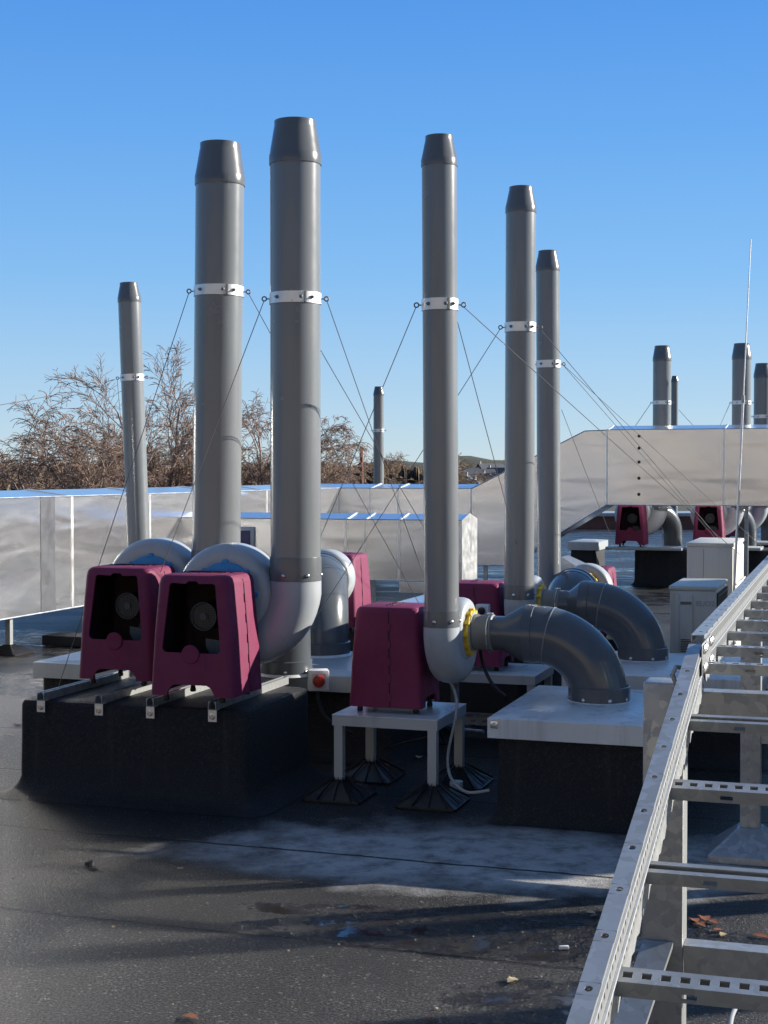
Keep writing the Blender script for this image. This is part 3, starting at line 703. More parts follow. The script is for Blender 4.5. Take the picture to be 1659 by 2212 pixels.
# ------------------------------------------------------------------ ducts
def duct(o_name, o, dirv, side, L, width, z0, z1, label, joints=(), ridge=.05, mat=None, z0b=None, z1b=None, parent=None, legs=(), ends=True):
    """front bottom line starts at o(x,y), runs dirv for L; side = horizontal vector to its back"""
    root = parent or empty(o_name, Vector((o.x,o.y,0)), 0, label,'ventilation duct','aluminium clad ducts')
    dz0 = z0 if z0b is None else z0b; dz1 = z1 if z1b is None else z1b
    def sec(t, e=0):
        b=dirv*(L*t); f=t; a0=z0+(dz0-z0)*f-e; a1=z1+(dz1-z1)*f+e
        return [b-side*e+Vector((0,0,a0)), b+side*(width+e)+Vector((0,0,a0)), b+side*(width+e)+Vector((0,0,a1)), b+side*(width/2)+Vector((0,0,a1+ridge+e)), b-side*e+Vector((0,0,a1))]
    g=MB(); g.loft([sec(0),sec(1)]); obj('cladding', g, mat or M['alu'], root, smooth=0)
    js = ([0,1] if ends else [])+list(joints)
    for t in js:
        g=MB(); h=.011/L; g.loft([sec(max(0,t-h)-.0005,.006),sec(min(1,t+h)+.0005,.006)]); obj('joint_band', g, M['alu_edge'], root, smooth=0)
    # folded edge beads
    g=MB(); 
    for i in (0,4):
        a,b=sec(0,.004)[i],sec(1,.004)[i]; g.tube([a,b],.006,6)
    obj('edge_bead', g, M['alu_edge'], root)
    for t in legs:
        b=dirv*(L*t)+side*.06; g=MB(); zb=z0+(dz0-z0)*t
        g.box(-.025,.025,-.025,.025,.08,zb,0,Matrix.Translation(b)@Matrix.Rotation(RZ,4,'Z')); l=obj('leg', g, M['galv'], root, smooth=0)
        g=MB(); s=.17; g.loft([rrect(s,s,.02,.0025,3),rrect(s,s,.02,.015,3),rrect(.04,.04,.01,.085,3)],mat=Matrix.Translation(b)@Matrix.Rotation(RZ,4,'Z')); obj('rubber_base', g, M['blackpl'], l, smooth=0)
    return root
# L shaped low duct
Pl = at(0,1200,13.2); Pl.z=0
zb_,zt_ = zat(1338,13.2), zat(1077,13.2)
Pc = None
# corner where the left run meets the cross run
def solve(px):
    k=(px-CX)/F; t=(k*Pl.y-Pl.x)/(V.x-k*V.y); return Pl+V*t
Pc = solve(733)
Lleft = (Pc-Pl).length
ext=9.0
js=[]
for px in (155,323,470,576): js.append(((solve(px)-Pl).length+ext)/(Lleft+ext))
ductL = duct('ventilation_duct', Pl-V*ext, V, -U, Lleft+ext, .95, zb_, zt_, 'long scuffed aluminium duct running from the left towards the trees', js, .06, legs=[ ((solve(30)-Pl).length+ext)/(Lleft+ext), ((solve(340)-Pl).length+ext)/(Lleft+ext)])
# patch strip of duller metal (repair band)
a_=solve(87); b_=solve(118)
g=MB(); g.add([a_+U*.004+Z*zb_, b_+U*.004+Z*zb_, b_+U*.004+Z*zt_, a_+U*.004+Z*zt_, a_+U*.001+Z*zb_, b_+U*.001+Z*zb_, b_+U*.001+Z*zt_, a_+U*.001+Z*zt_],[(0,1,2,3),(4,5,6,7),(0,1,5,4),(1,2,6,5),(2,3,7,6),(3,0,4,7)])
obj('dull_patch', g.mesh('dull_patch', simple('dull_strip',(.13,.135,.15,1),.4,.5,var=.1),0), None, ductL, label='darker dull grey strip'); bpy.data.objects['dull_patch'].location = -(Pl-V*ext)
def solveU(px):
    k=(px-CX)/F; t=(k*Pc.y-Pc.x)/(U.x-k*U.y); return t
t1 = solveU(1018); t2=solveU(1311); t2b=solveU(1345); tend=solveU(1760)
Pcs = Pc - U*.9
duct('ventilation_duct', Pcs, U, V, t1+.9, .95, zb_, zt_, 'low cross duct behind the gabled duct, joining the tall riser', [ (solveU(799)+.9)/(t1+.9), (solveU(860)+.9)/(t1+.9)], .06, mat=M['alu_far'])
Ph = Pc+U*t1; Yh=(Pc+U*t2).y
zbh,zth = zat(1090,Yh), zat(929,Yh)
dr = empty('ventilation_duct', Ph, 0, 'sloping riser duct lifting the run up to the high duct','ventilation duct','aluminium clad ducts')
g=MB(); k=(t2-t1)
pA=[(0,zb_),(k*.26,zb_),(k,zbh),(k,zth),(k*.84,zth-.01),(0,zt_)]
g.prism(pA,(0,0,0),U,Z,V,0,.95); obj('cladding', g, M['alu_far'], dr, smooth=0)
g=MB()
for i in range(5): 
    a,b=pA[i],pA[i+1]; g.tube([U*a[0]+Z*a[1]-V*.004,U*b[0]+Z*b[1]-V*.004],.008,6)
g.tube([Z*zb_-V*.004,Z*zt_-V*.004],.01,6); g.tube([U*k+Z*zbh-V*.004,U*k+Z*zth-V*.004],.01,6)
obj('edge_bead', g, M['alu_edge'], dr)
for t in (k*.1,):
    g=MB(); g.box(t-.025,t+.025,.05,.1,.0,zb_); g2=obj('leg', g, M['galv'], dr, smooth=0); g2.rotation_euler=(0,0,RZ)
Pk = Pc+U*t2
Lh=tend-t2
dh = duct('ventilation_duct', Pk, U, V, Lh, .95, zbh, zth, 'high aluminium duct crossing at the right below the distant stacks', [(solveU(1563)-t2)/Lh], .07, mat=M['alu_far'], legs=[(solveU(1612)-t2)/Lh])
# studs on high duct
for py in (942,968,998,1033,1068):
    tt=solveU(1380); q=Pc+U*tt; zz=zat(py,q.y)
    g=MB(); g.lathe([(.022,0),(.020,.003),(.008,.006),(.003,.007)],12,Matrix.Rotation(RZ,4,'Z')@Matrix.Rotation(PI/2,4,'X')); s_=obj('rivet', g, M['black'], dh); s_.location=(q-Pk)+Z*zz-V*.001
# gabled middle duct
Yg=15.6
Pg = at(998,1257,Yg); Pg.z=0; zg0=zat(1257,Yg); zg1=zat(1125,Yg)
gl=3.9; P0=Pg-U*gl
tj=lambda px: ((lambda k:(k*P0.y-P0.x)/(U.x-k*U.y))((px-CX)/F))/gl
duct('ventilation_duct', P0, U, V, gl, .62, zg0, zg1, 'shorter duct with a gabled end standing in front of the cross duct', [tj(747),tj(788),tj(862)], .06, mat=M['alu_far'], legs=[tj(801),tj(930)])
q=P0+U*gl*tj(862); q2=P0+U*gl*tj(905)
g=MB(); g.prism([(0,0),((q2-q).length+.25,0),((q2-q).length+.25,.13),(0,.13)],(q.x,q.y,zg0-.13),U,Z,V,.004,.5); obj('duct_drop_box', g, M['alu_far'], label='short clad box below the gabled duct', cat='duct box', smooth=0)
# small window like hatch on gabled duct
wq=at(527,1165,Yg+1.2)
tt=tj(527)*gl; wq=P0+U*tt
hb=empty('access_hatch', wq+Z*(zat(1165,wq.y))-V*.004, RZ, 'small framed hatch with blue pane on the gabled duct','hatch')
g=MB(); g.box(-.13,.13,-.03,0,-.14,.14,.008); obj('frame', g, M['paint_metal'], hb); g=MB(); g.box(-.09,.09,-.034,-.031,-.10,.10); obj('pane', g, simple('blue_pane',(.01,.015,.12,1),.2), hb, smooth=0)
# sheet behind the middle fan
q=gnd(822,1310,.72); g=MB(); s0=Vector((q.x,q.y,.72))
pf=empty('sheet_metal_cover', s0, RZ, 'flat bluish metal cover behind the middle purple fan','cover')
g=MB(); g.loft([rrect(.5,1.3,.01,-.05,3,.5,1.3),rrect(.5,1.3,.01,0,3,.5,1.3),rrect(.2,.9,.01,.03,3,.5,1.3)]); obj('sheet_top', g, M['alu_far'], pf, smooth=0)
g=MB(); g.box(.04,.96,.05,2.5,-.715,-.051); obj('base_box', g, M['felt'], pf, smooth=0)
# angled sheet in front of the far plinth
q=at(1213,1215,17.0); g=MB(); g.add([at(1213,1203,17.3),at(1226,1199,17.6),at(1264,1216,16.6),at(1240,1222,16.2)],[(0,1,2,3)]); 
top=[at(1213,1203,17.3),at(1228,1199,17.9),at(1266,1217,16.9),at(1246,1224,16.2)]; g=MB(); g.loft([top,[Vector((p.x,p.y,p.z-.25)) for p in top]]); obj('metal_flashing', g, M['alu_far'], label='tilted bright metal flashing behind the domed bend', cat='flashing', smooth=0)
# low perforated tray behind the stand, low black slab at left
def holed(cells_x, zlist, hole, t=.002):
    pass
g=MB(); q=gnd(690,1578,0); L_=1.35
lt=empty('perforated_tray', Vector((q.x,q.y,.09)), RZ, 'low perforated metal tray running behind the middle stand','cable tray')
t_=.003; n=18; pw=L_/n
for r0,r1 in ((0,.018),(.034,.052)): g.box(0,L_,0,t_,r0,r1)
for i in range(n+1): g.box(max(0,i*pw-.022),min(L_,i*pw+.022),0,t_,.018,.034)
g.box(0,L_,t_,.15,0,t_); g.box(0,L_,.15,.15+t_,0,.052); g.box(0,L_,-.012,0,.05,.052); obj('tray_channel', g, M['galv'], lt, smooth=0)
g=MB(); 
for x in (.1,1.2): g.box(x,x+.08,.02,.13,-.088,-.002,.004)
obj('support_block', g, M['black'], lt)
q=gnd(90,1395,0); g=MB(); g.box(0,1.7,0,.3,.003,.10,.01); o=obj('black_slab', g, M['felt'], label='long low black block lying beneath the left duct', cat='block'); o.location=(q.x,q.y,0); o.rotation_euler=(0,0,RZ)

# ------------------------------------------------------------------ condenser units
def condenser(loc, w, d, h, label, front=True):
    o=empty('condenser_unit', loc, RZ, label,'condenser unit','outdoor condenser units')
    g=MB(); g.box(0,w,0,d,.05,h-.03,.012); obj('casing', g, M['cream'], o)
    g=MB(); g.box(-.008,w+.008,-.008,d+.008,h-.032,h,.008); obj('top_panel', g, M['cream'], o)
    g=MB(); g.box(.02,.07,.0,d,0.003,.05); g.box(w-.07,w-.02,0,d,.003,.05); obj('feet', g, M['galv'], o, smooth=0)
    if front:
        g=MB(); g.box(w*.22,w*.50,-.020,-.001,h*.22,h-.06,.006); s=obj('service_cover', g, M['cream'], o)
        g=MB(); g.box(w*.24,w*.48,-.026,-.0205,h-.13,h-.11,.002); obj('handle', g, M['rubber_grey'], s, smooth=0)
        g=MB()
        for i in range(8): g.box(w*.25,w*.46,-.0235,-.0205,h*.44+i*.012,h*.44+i*.012+.005)
        obj('louvre', g, M['black'], s, smooth=0)
        g=MB(); g.box(w*.01,w*.10,-.004,-.001,.06,h-.04); obj('corner_post', g, M['rubber_grey'] if False else M['cream'], o)
    else:
        g=MB(); g.box(w*.36,w*.365,-.002,.001,.06,h-.05); obj('panel_joint', g, M['black'], o, smooth=0)
        g=MB()
        for i in range(3): g.tube([(w+.02,.05,h*.25+i*.22*h),(w+.03,d*.5,h*.25+i*.22*h),(w+.02,d-.05,h*.25+i*.22*h)],.008,6)
        obj('pipe_guard', g, M['cream'], o)
    # fan grille on +x face
    g=MB(); g.box(w+.001,w+.008,.04,d-.04,.09,h-.05,.002); gr=obj('grille_back', g, M['black'] if front else M['cream'], o)
    if front:
        g=MB()
        for i in range(18):
            y=.05+(d-.1)*i/17; g.box(w+.010,w+.014,y-.002,y+.002,.09,h-.05)
        for i in range(6):
            z=.1+(h-.17)*i/5; g.box(w+.014,w+.017,.04,d-.04,z-.002,z+.002)
        obj('grille', g, M['rubber_grey'], gr, smooth=0)
    return o
Yac=10.6; p=at(1447,1265,Yac); hA=p.z; wA=.33*91/92; 
ac1=condenser(Vector((p.x,p.y,0)), .325, .8, hA, 'smaller cream condenser unit with black grille side, nearest the cable ladder')
cu=bpy.data.curves.new('t','FONT'); cu.body='EUO2'; cu.size=.052; cu.extrude=.0006
to=bpy.data.objects.new('t',cu); col.objects.link(to); dg=bpy.context.evaluated_depsgraph_get(); tm=bpy.data.meshes.new_from_object(to.evaluated_get(dg)); bpy.data.objects.remove(to)
tm.materials.clear(); tm.materials.append(simple('grey_pencil',(.40,.40,.40,1),.7)); wt=bpy.data.objects.new('handwritten_mark',tm); col.objects.link(wt); wt.parent=ac1; wt.location=(.185,-.0015,hA-.14); wt.rotation_euler=(PI/2,0,0)
p=at(1484,1172,12.0); ac2=condenser(Vector((p.x,p.y,0)), .365, 1.0, p.z, 'taller plain cream condenser unit behind the smaller one', False)

# lightning rod
b=at(1585,1285,10.2); t=at(1622,517,10.2); m_=b.lerp(t,.55)
lr=empty('lightning_rod', Vector((b.x,b.y,0)), 0, 'thin leaning metal lightning rod rising beside the condenser units','lightning rod')
bb=Vector((b.x,b.y,b.z)); 
g=MB(); g.tube([Vector((0,0,.1))+(bb-bb), bb-Vector((b.x,b.y,0)), m_-Vector((b.x,b.y,0))],.0085,12); obj('lower_tube', g, M['band'], lr)
g=MB(); g.tube([m_-Vector((b.x,b.y,0)), t-Vector((b.x,b.y,0))],[.0050,.0035],10); obj('upper_rod', g, M['band'], lr)
g=MB(); g.tube([(m_-Vector((b.x,b.y,0)))-Z*.02,(m_-Vector((b.x,b.y,0)))+Z*.03],.013,12); obj('joint_collar', g, M['galv'], lr)
g=MB(); g.lathe([(.16,.003),(.16,.05),(.14,.07),(.02,.075),(.02,.12)],28); obj('concrete_base', g, M['rubber_grey'], lr)

# ------------------------------------------------------------------ cable ladder (tray)
AT=R(17.4); UT=Vector((math.cos(AT),-math.sin(AT),0)); VT=Vector((math.sin(AT),math.cos(AT),0))
J = at(1521,1433,2.97); RZ_=J.z            # rung level at junction, inner face of left rail
TWD=.60; RH=.105; TT=.0022
def holed_strip(g, L, z0, z1, holes, place, t=TT):
    """holes: list (x0,x1,za,zb) on a regular layout, builds plate of solid cells (x along, z up) using place(x,z,d)"""
    xs=sorted({0.0,L}|{round(h[0],5) for h in holes}|{round(h[1],5) for h in holes}); zs=sorted({z0,z1}|{h[2] for h in holes}|{h[3] for h in holes})
    hs={}
    for h in holes: hs.setdefault(round(h[0],5),[]).append(h)
    import bisect
    hl=sorted(holes,key=lambda h:h[0])
    for i in range(len(xs)-1):
        xm=(xs[i]+xs[i+1])/2; run=None
        act=[h for h in hl if h[0]<xm<h[1]]
        segs=[];cur=z0
        for h in sorted(act,key=lambda h:h[2]):
            if h[2]>cur: segs.append((cur,h[2]))
            cur=max(cur,h[3])
        if cur<z1: segs.append((cur,z1))
        for a,b in segs:
            P=[place(x,z,d) for d in (0,t) for (x,z) in ((xs[i],a),(xs[i+1],a),(xs[i+1],b),(xs[i],b))]
            g.add(P,[(0,1,2,3),(7,6,5,4),(0,1,5,4),(1,2,6,5),(2,3,7,6),(3,0,4,7)])
def side_rail(L, phase=0.0, slotp=.0225):
    """local: y along, x=0 inner face, flange to -x, z from -.038 to .067"""
    g=MB(); z0,z1=-.040,.055
    holes=[]
    n=int(L/slotp)
    for i in range(n):
        x=.01+i*slotp
        holes.append((x,x+.007,.026,.044)); holes.append((x+.003,x+.010,-.012,.006))
    # merge columns: two rows separately
    holed_strip(g,L,.010,z1,[h for h in holes if h[2]>.02],lambda x,z,d:Vector((-d,x,z)))
    holed_strip(g,L,-.020,.010,[h for h in holes if h[2]<.02],lambda x,z,d:Vector((-d,x,z)))
    # stiffening ribs: rolled beads
    g.tube([(.0015,0,.010),(.0015,L,.010)],.0028,8); g.tube([(.0015,0,.048),(.0015,L,.048)],.0022,8)
    # scalloped lower edge
    m=int(L/.05)*4; P=[]
    for i in range(m+1):
        y=L*i/m; P.append((y,-.036+.004*math.cos(2*PI*y/.05)))
    for i in range(m):
        (a,b),(c_,d)=P[i],P[i+1]
        g.add([(0,a,-.020),(0,c_,-.020),(.003,c_,d),(.003,a,b),(-TT,a,-.020),(-TT,c_,-.020),(.003-TT,c_,d),(.003-TT,a,b)],[(0,1,2,3),(7,6,5,4),(2,3,7,6)])
    # outward top flange with round holes: cells
    fw=.026; hp=.125; nn=int(L/hp); y=0
    def cell(y0,y1,hole):
        z=z1
        if not hole:
            g.box(-fw,0,y0,y1,z,z+TT); return
        cy,cx=(y0+y1)/2,-fw/2; rr=.0052; outer=[]; inner=[]
        for k in range(8):
            a=PI/4*k; dx,dy=math.cos(a),math.sin(a); m_=max(abs(dx)/(fw/2),abs(dy)/((y1-y0)/2)); outer.append((cx+dx/m_,cy+dy/m_)); inner.append((cx+rr*dx,cy+rr*dy*1.3))
        vs=[(x_,y_,z+TT) for x_,y_ in outer+inner]+[(x_,y_,z) for x_,y_ in outer+inner]; fs=[]
        for k in range(8):
            k2=(k+1)%8; fs+=[(k,k2,8+k2,8+k),(16+k,24+k,24+k2,16+k2),(8+k,8+k2,24+k2,24+k)]
        g.add(vs,fs)
    for i in range(nn+1):
        y0=i*hp; y1=min(L,y0+hp)
        if y1-y0<.001: continue
        if y1-y0<hp*.9: cell(y0,y1,False); continue
        cell(y0,y0+.048,False); cell(y0+.048,y0+.077,True); cell(y0+.077,y1,False)
    g.box(-fw,-fw+TT,0,L,z1-.012,z1)
    return g
def rung(kind):
    g=MB(); L=TWD
    if kind==0:   # perforated face up
        n=25; p_=L/n
        holed_strip(g,L,0,.036,[(i*p_+.006,i*p_+.0185,.011,.025) for i in range(n)],lambda x,z,d:Vector((x,z,-d)))
        holed_strip(g,L,-.019,0.0,[(i*.14+.08,i*.14+.10,-.014,-.007) for i in range(4)],lambda x,z,d:Vector((x,d,z-TT)))
        g.box(0,L,.034,.036,-.019,-.0025)
    else:         # open side up
        holed_strip(g,L,-.019,0.0,[(i*.14+.08,i*.14+.10,-.014,-.007) for i in range(4)],lambda x,z,d:Vector((x,d,z)))
        g.box(0,L,.034,.036,-.019,0); g.box(0,L,.0022,.034,-.019,-.017); g.box(0,L,.0022,.011,-.002,0); g.box(0,L,.025,.034,-.002,0)
    return g.mesh('rung', M['galv'], 0)
RM=[rung(0),rung(1)]
def ladder(loc, rz, tilt, L, label, first, sp=.30):
    o=empty('cable_ladder', loc, 0, label,'cable ladder','cable ladder sections'); o.rotation_euler=(tilt,0,rz)
    sr=side_rail(L).mesh('side_rail', M['galv'], 30)
    a=bpy.data.objects.new('side_rail', sr); col.objects.link(a); a.parent=o
    b=bpy.data.objects.new('side_rail', sr); col.objects.link(b); b.parent=o; b.location=(TWD,0,0); b.scale=(-1,1,1)
    i=0; y=first
    while y<L-.04:
        r_=bpy.data.objects.new('rung', RM[(i+1)%2 if y>0 else 0]); col.objects.link(r_); r_.parent=o; r_.location=(0,y,0); i+=1; y+=sp
    return o
far_l = ladder(J-VT*.0, -AT, 0, 9.5, 'long level far run of galvanised cable ladder, sunlit perforated rails', .0)
SL=math.atan(.212)
Ln=2.35
Jn = J - VT*.035 - Z*.012
near_o = Jn - VT*(Ln*math.cos(SL)) - Z*(Ln*math.sin(SL))
near_l = ladder(near_o, -AT, SL, Ln, 'near sloping section of galvanised cable ladder at the bottom right', Ln-.27-.30*6+.0)
# splice plates and bolts at the joint
g=MB(); g.box(.003,.006,-.10,.10,-.012,.05,.002); sp_=obj('splice_plate', g, M['galv'], far_l); 
for y in (-.085,-.05,.05,.085):
    for z in (.0,.038):
        g=MB(); g.lathe([(.0095,0),(.0095,.003),(.006,.006),(.001,.007)],14,Matrix.Translation((.006,y,z))@Matrix.Rotation(PI/2,4,'Y')); obj('bolt', g, M['steel'], sp_)
# hanging hook bracket on outer side
g=MB(); g.tube([(-.03,-.09,.0),(-.045,-.10,.004),(-.052,-.10,-.012),(-.045,-.10,-.028),(-.03,-.10,-.03)],.005,8); obj('hook', g, M['galv'], far_l)
# support frames
def support(px_l, ytop, Y, beam_z, low_z, w, label, foot_type, post=.088, brace=False):
    p=at(px_l,ytop,Y); o=empty('ladder_support', Vector((p.x,p.y,0)), -AT, label,'support frame','steel frames under the cable ladder')
    for x in (0,w):
        g=MB(); g.box(x,x+post,0,post,.03,p.z-.001,.006); po=obj('post', g, M['galv'], o)
        g=MB()
        if foot_type: g.loft([rrect(.17,.17,.015,.003,3,x+post/2,post/2),rrect(.17,.17,.015,.03,3,x+post/2,post/2),rrect(post*.62,post*.62,.01,.13,3,x+post/2,post/2)])
        else: g.box(x-.06,x+post+.06,-.06,post+.06,.003,.029)
        obj('foot', g, M['galv'], po, smooth=0)
    for z,hh in ((beam_z,.06),(low_z,.10)):
        g=MB(); a0,a1=post+.001,w-.001; y0=.01
        g.box(a0,a1,y0,y0+.006,z-hh,z-.006); g.box(a0,a1,y0-.002,y0+.055,z-.006,z); g.box(a0,a1,y0-.002,y0+.055,z-hh-.006,z-hh); obj('cross_beam', g, M['galv'], o, smooth=0)
    if brace:
        g=MB(); a=Vector((.005,-.002,low_z-.0)); b=Vector((-.10,-.75,low_z-.36)); wv=Vector((.07,0,0)); up=Vector((0,-.006,.006))
        g.add([a,a+wv,b+wv,b,a+up*2,a+wv+up*2,b+wv+up*2,b+up*2],[(0,1,2,3),(7,6,5,4),(0,1,5,4),(1,2,6,5),(2,3,7,6),(3,0,4,7)]); obj('brace', g, M['galv'], o, smooth=0)
    return o
support(1389,1472,3.5,1.135,.53,.90,'near galvanised frame with a broad post beside the front right plinth',False,.096,True)
support(1601,1268,6.3,1.175,.60,.95,'second galvanised frame with pyramid foot under the cable ladder',True,.085)
support(1745,1160,9.6,1.175,.6,.95,'third galvanised frame under the far end of the cable ladder',True,.085)
# thin cable tie hanging on near rung
px_tube('cable_tie',[(1601,2162,2.55),(1590,2175,2.5),(1580,2200,2.45),(1577,2230,2.4)],.004,M['cable_grey'],'pale cable tie hanging from the nearest ladder rung','cable tie')

# ------------------------------------------------------------------ guy wires
def wire(a, b, label, r=.0022):
    g=MB(); n=8; pts=[]
    for i in range(n+1):
        t=i/n; p=a.lerp(b,t); p.z -= .010*(a-b).length*t*(1-t)*.6; pts.append(p)
    g.tube(pts,r,5); return obj('guy_wire', g, M['wire'], label=label, cat='guy wire', group='steel guy wires staying the stacks', smooth=60, origin=b)
E=lambda k,s: eye(ST[k][0],ST[k][1],ST[k][2],s)
wire(E('s2',-1), at(127,1481,7.9), 'guy wire from the second tallest stack down to the leftmost channel rail')
wire(E('s3',-1), at(252,1482,7.95), 'guy wire from the tallest stack down to the second channel rail')
wire(E('s2',1), at(928,1345,10.0), 'guy wire from the second tallest stack passing behind the tallest one')
wire(E('s3',1), at(960,1370,10.6), 'guy wire running down right from the right eye of the tallest stack')
p=E('s3',-1); fr_=ST['s3'][0].location+Vector((-.01,-ST['s3'][1]-.006,ST['s3'][2]-ST['s3'][0].location.z-.02))
wire(fr_, at(1010,1300,10.4), 'guy wire from the front of the tallest stack crossing to the middle')
wire(E('s4',-1), at(580,1428,8.6), 'guy wire running down left from the middle stack to the back lid')
wire(E('s5',-1), at(612,1443,8.75), 'guy wire from the close pair crossing behind the middle stack')
wire(E('s4',1), at(1600,1200,11.5), 'guy wire from the middle stack down right towards the condenser units')
bk=ST['s4'][0].location+Vector((.06,ST['s4'][1]*.8,ST['s4'][2]-ST['s4'][0].location.z)); wire(bk, at(1155,1320,9.4), 'guy wire from the back of the middle stack down to the second bend')
wire(E('s5',1), at(1585,1200,13.0), 'lower guy wire fanning right from the nearer of the close pair')
wire(E('s6',1), at(1650,1185,14.0), 'upper guy wire fanning right from the farther of the close pair')
wire(E('s6',1)+Vector((0,.02,0)), at(1570,1190,15.0), 'middle guy wire fanning right towards the distant fans')
wire(at(1213,885,11.6), at(1352,1240,15.0), 'steep guy wire falling in front of the sloping riser duct')
wire(E('d2',-1), at(1362,935,21.3), 'short guy wire left of the distant stack with the thin neighbour', .004)
wire(at(1466,885,25), at(1500,922,24), 'short guy wire right of the thin distant stack', .004)
wire(E('d4',-1), at(1553,925,21.3), 'short guy wire left of the distant stack behind the lightning rod', .004)
wire(E('s1',-1), at(285,1180,12.9), 'guy wire close along the slim leaning stack', .002)
g=MB(); g.tube([at(-80,888,70),at(40,868,75),at(160,845,80)],.02,5); obj('overhead_line', g, M['wire'], label='overhead line entering from the left edge towards the trees', cat='overhead line')

# ------------------------------------------------------------------ background: trees, wood, houses, pole
def grow(seed, h, spread=.55, levels=5, r0=.16, droop=.10, dens=1.0):
    rnd=random.Random(seed); segs=[]
    def br(p, d, L, r, lev):
        n=(5,6,6,5,4,3)[min(lev,5)]; q=p
        for i in range(n):
            wv=Vector((rnd.uniform(-1,1),rnd.uniform(-1,1),rnd.uniform(-1,1)))*(.11+.04*lev)
            t=i/n; lift=(.14 if lev<2 else .06)*(1-t) - (droop*t*(1.2 if lev>=2 else .5)) - (droop*.7 if lev>=4 else 0)
            d=(d+wv+Vector((0,0,lift))).normalized(); q2=q+d*(L/n); r2=max(.004,r*(1-.62/n))
            segs.append((q,q2,r,r2,lev)); r=r2; q=q2
            if lev<levels and (i>0 or lev>1):
                k=(2 if lev==0 else (1 if rnd.random()<.82*dens else 0)+(1 if rnd.random()<.22*dens else 0))
                for _ in range(k):
                    a=rnd.uniform(0,2*PI); ax=Vector((math.cos(a),math.sin(a),rnd.uniform(.1,.7) if lev<2 else rnd.uniform(-.3,.5)))
                    br(q,(d*(1-spread)+ax*spread).normalized(),L*rnd.uniform(.45,.72)*(1-.25*t),r*.6,lev+1)
    br(Vector((0,0,0)),Vector((0,0,1)),h*.5,r0,0)
    return segs
def seg_mesh(name, segs, mat, side=3):
    n=len(segs); P=np.array([s[0][:] for s in segs]); Q=np.array([s[1][:] for s in segs]); rp=np.array([s[2] for s in segs]); rq=np.array([s[3] for s in segs])
    D=Q-P; D/=np.maximum(np.linalg.norm(D,axis=1,keepdims=True),1e-6); a=np.where(np.abs(D[:,2:3])<.9,np.array([[0,0,1.]]),np.array([[1.,0,0]])); X=np.cross(D,a); X/=np.linalg.norm(X,axis=1,keepdims=True); Yv=np.cross(D,X)
    V_=np.zeros((n,2*side,3))
    for j in range(side):
        c_,s_=math.cos(2*PI*j/side),math.sin(2*PI*j/side); o_=X*c_+Yv*s_
        V_[:,j]=P+o_*rp[:,None]; V_[:,side+j]=Q+o_*rq[:,None]
    Fq=[]; base=np.arange(n)[:,None]*2*side
    for j in range(side): Fq.append(base+np.array([[j,(j+1)%side,side+(j+1)%side,side+j]]))
    Fq=np.stack(Fq,1).reshape(-1,4)
    return V_.reshape(-1,3),Fq
def np_mesh(name, Vv, Fq, mat):
    me=bpy.data.meshes.new(name); me.vertices.add(len(Vv)); me.vertices.foreach_set('co',Vv.astype(np.float32).ravel()); me.loops.add(len(Fq)*4); me.loops.foreach_set('vertex_index',Fq.astype(np.int32).ravel())
    me.polygons.add(len(Fq)); me.polygons.foreach_set('loop_start',np.arange(len(Fq),dtype=np.int32)*4); me.polygons.foreach_set('loop_total',np.full(len(Fq),4,dtype=np.int32)); me.update(calc_edges=True); me.materials.append(mat); return me
def tree(px, topy, Y, seed, label, spread=.5, droop=.2, levels=5, r0=.17, tw=.009, wide=1.0, dens=1.0):
    top=at(px,topy,Y); b=Vector((top.x,Y,-7.2)); h=top.z+7.2
    sg=grow(seed,h,spread,levels,r0,droop,dens)
    mx=max(s[1].z for s in sg); sc=h/mx; f=lambda p: Vector((p.x*sc*wide,p.y*sc*wide,p.z*sc))
    sg=[(f(p),f(q),max(a*sc,tw),max(b_*sc,tw*.7),l) for p,q,a,b_,l in sg]
    o=empty('bare_tree', b, 0, label,'tree','bare winter trees beyond the roof')
    for nm,sel in (('trunk',lambda l:l<=1),('crown',lambda l:l>1)):
        ss=[s for s in sg if sel(s[4])]; v,f_=seg_mesh(nm,ss,None,5 if nm=='trunk' else 3); me=np_mesh(nm,v,f_,M['bark']); oo=bpy.data.objects.new(nm,me); col.objects.link(oo); oo.parent=o
    print('TREE',label,len(sg)); return o
tree(178,802,44,3,'broad bare tree with arching twigs at the far left',.44,.20,wide=1.0)
tree(372,733,47,11,'tallest bare tree showing between the slim and second tallest stacks',.38,.10)
tree(545,822,46,5,'bare weeping tree showing between the two thickest stacks',.42,.25)
tree(275,862,52,21,'bushy bare tree directly behind the slim leaning stack',.42,.15)
tree(60,955,50,9,'low bare tree at the far left below the overhead line',.42,.2)
# woodland mass: brush clumps
base=[s for s in grow(31,7.5,.55,5,.10,.06,.8)]; print('BASE',len(base))
bz=max(s[1].z for s in base)
bv,bf=seg_mesh('b',[(p,q,max(a,.012),max(b_,.009),l) for p,q,a,b_,l in base],None,3)
rs=np.random.RandomState(4); VV=[];FF=[];off=0
def addclump(x,y,top,wid):
    global off
    s=(top+7.2)/bz; a=rs.uniform(0,2*PI); c_,s_=math.cos(a),math.sin(a)
    v=bv*np.array([wid,wid,s]); v=np.stack([v[:,0]*c_-v[:,1]*s_+x, v[:,0]*s_+v[:,1]*c_+y, v[:,2]-7.2],1); VV.append(v); FF.append(bf+off); off+=len(v)
for i in range(46):
    Y=rs.uniform(60,95); px=rs.uniform(-60,620); q=at(px,rs.uniform(950,1000),Y); addclump(q.x,Y,q.z,rs.uniform(1.2,1.9))
for i in range(44):
    Y=rs.uniform(90,150); px=rs.uniform(560,935); q=at(px,rs.uniform(974,1003),Y); addclump(q.x,Y,q.z,rs.uniform(1.4,2.2))
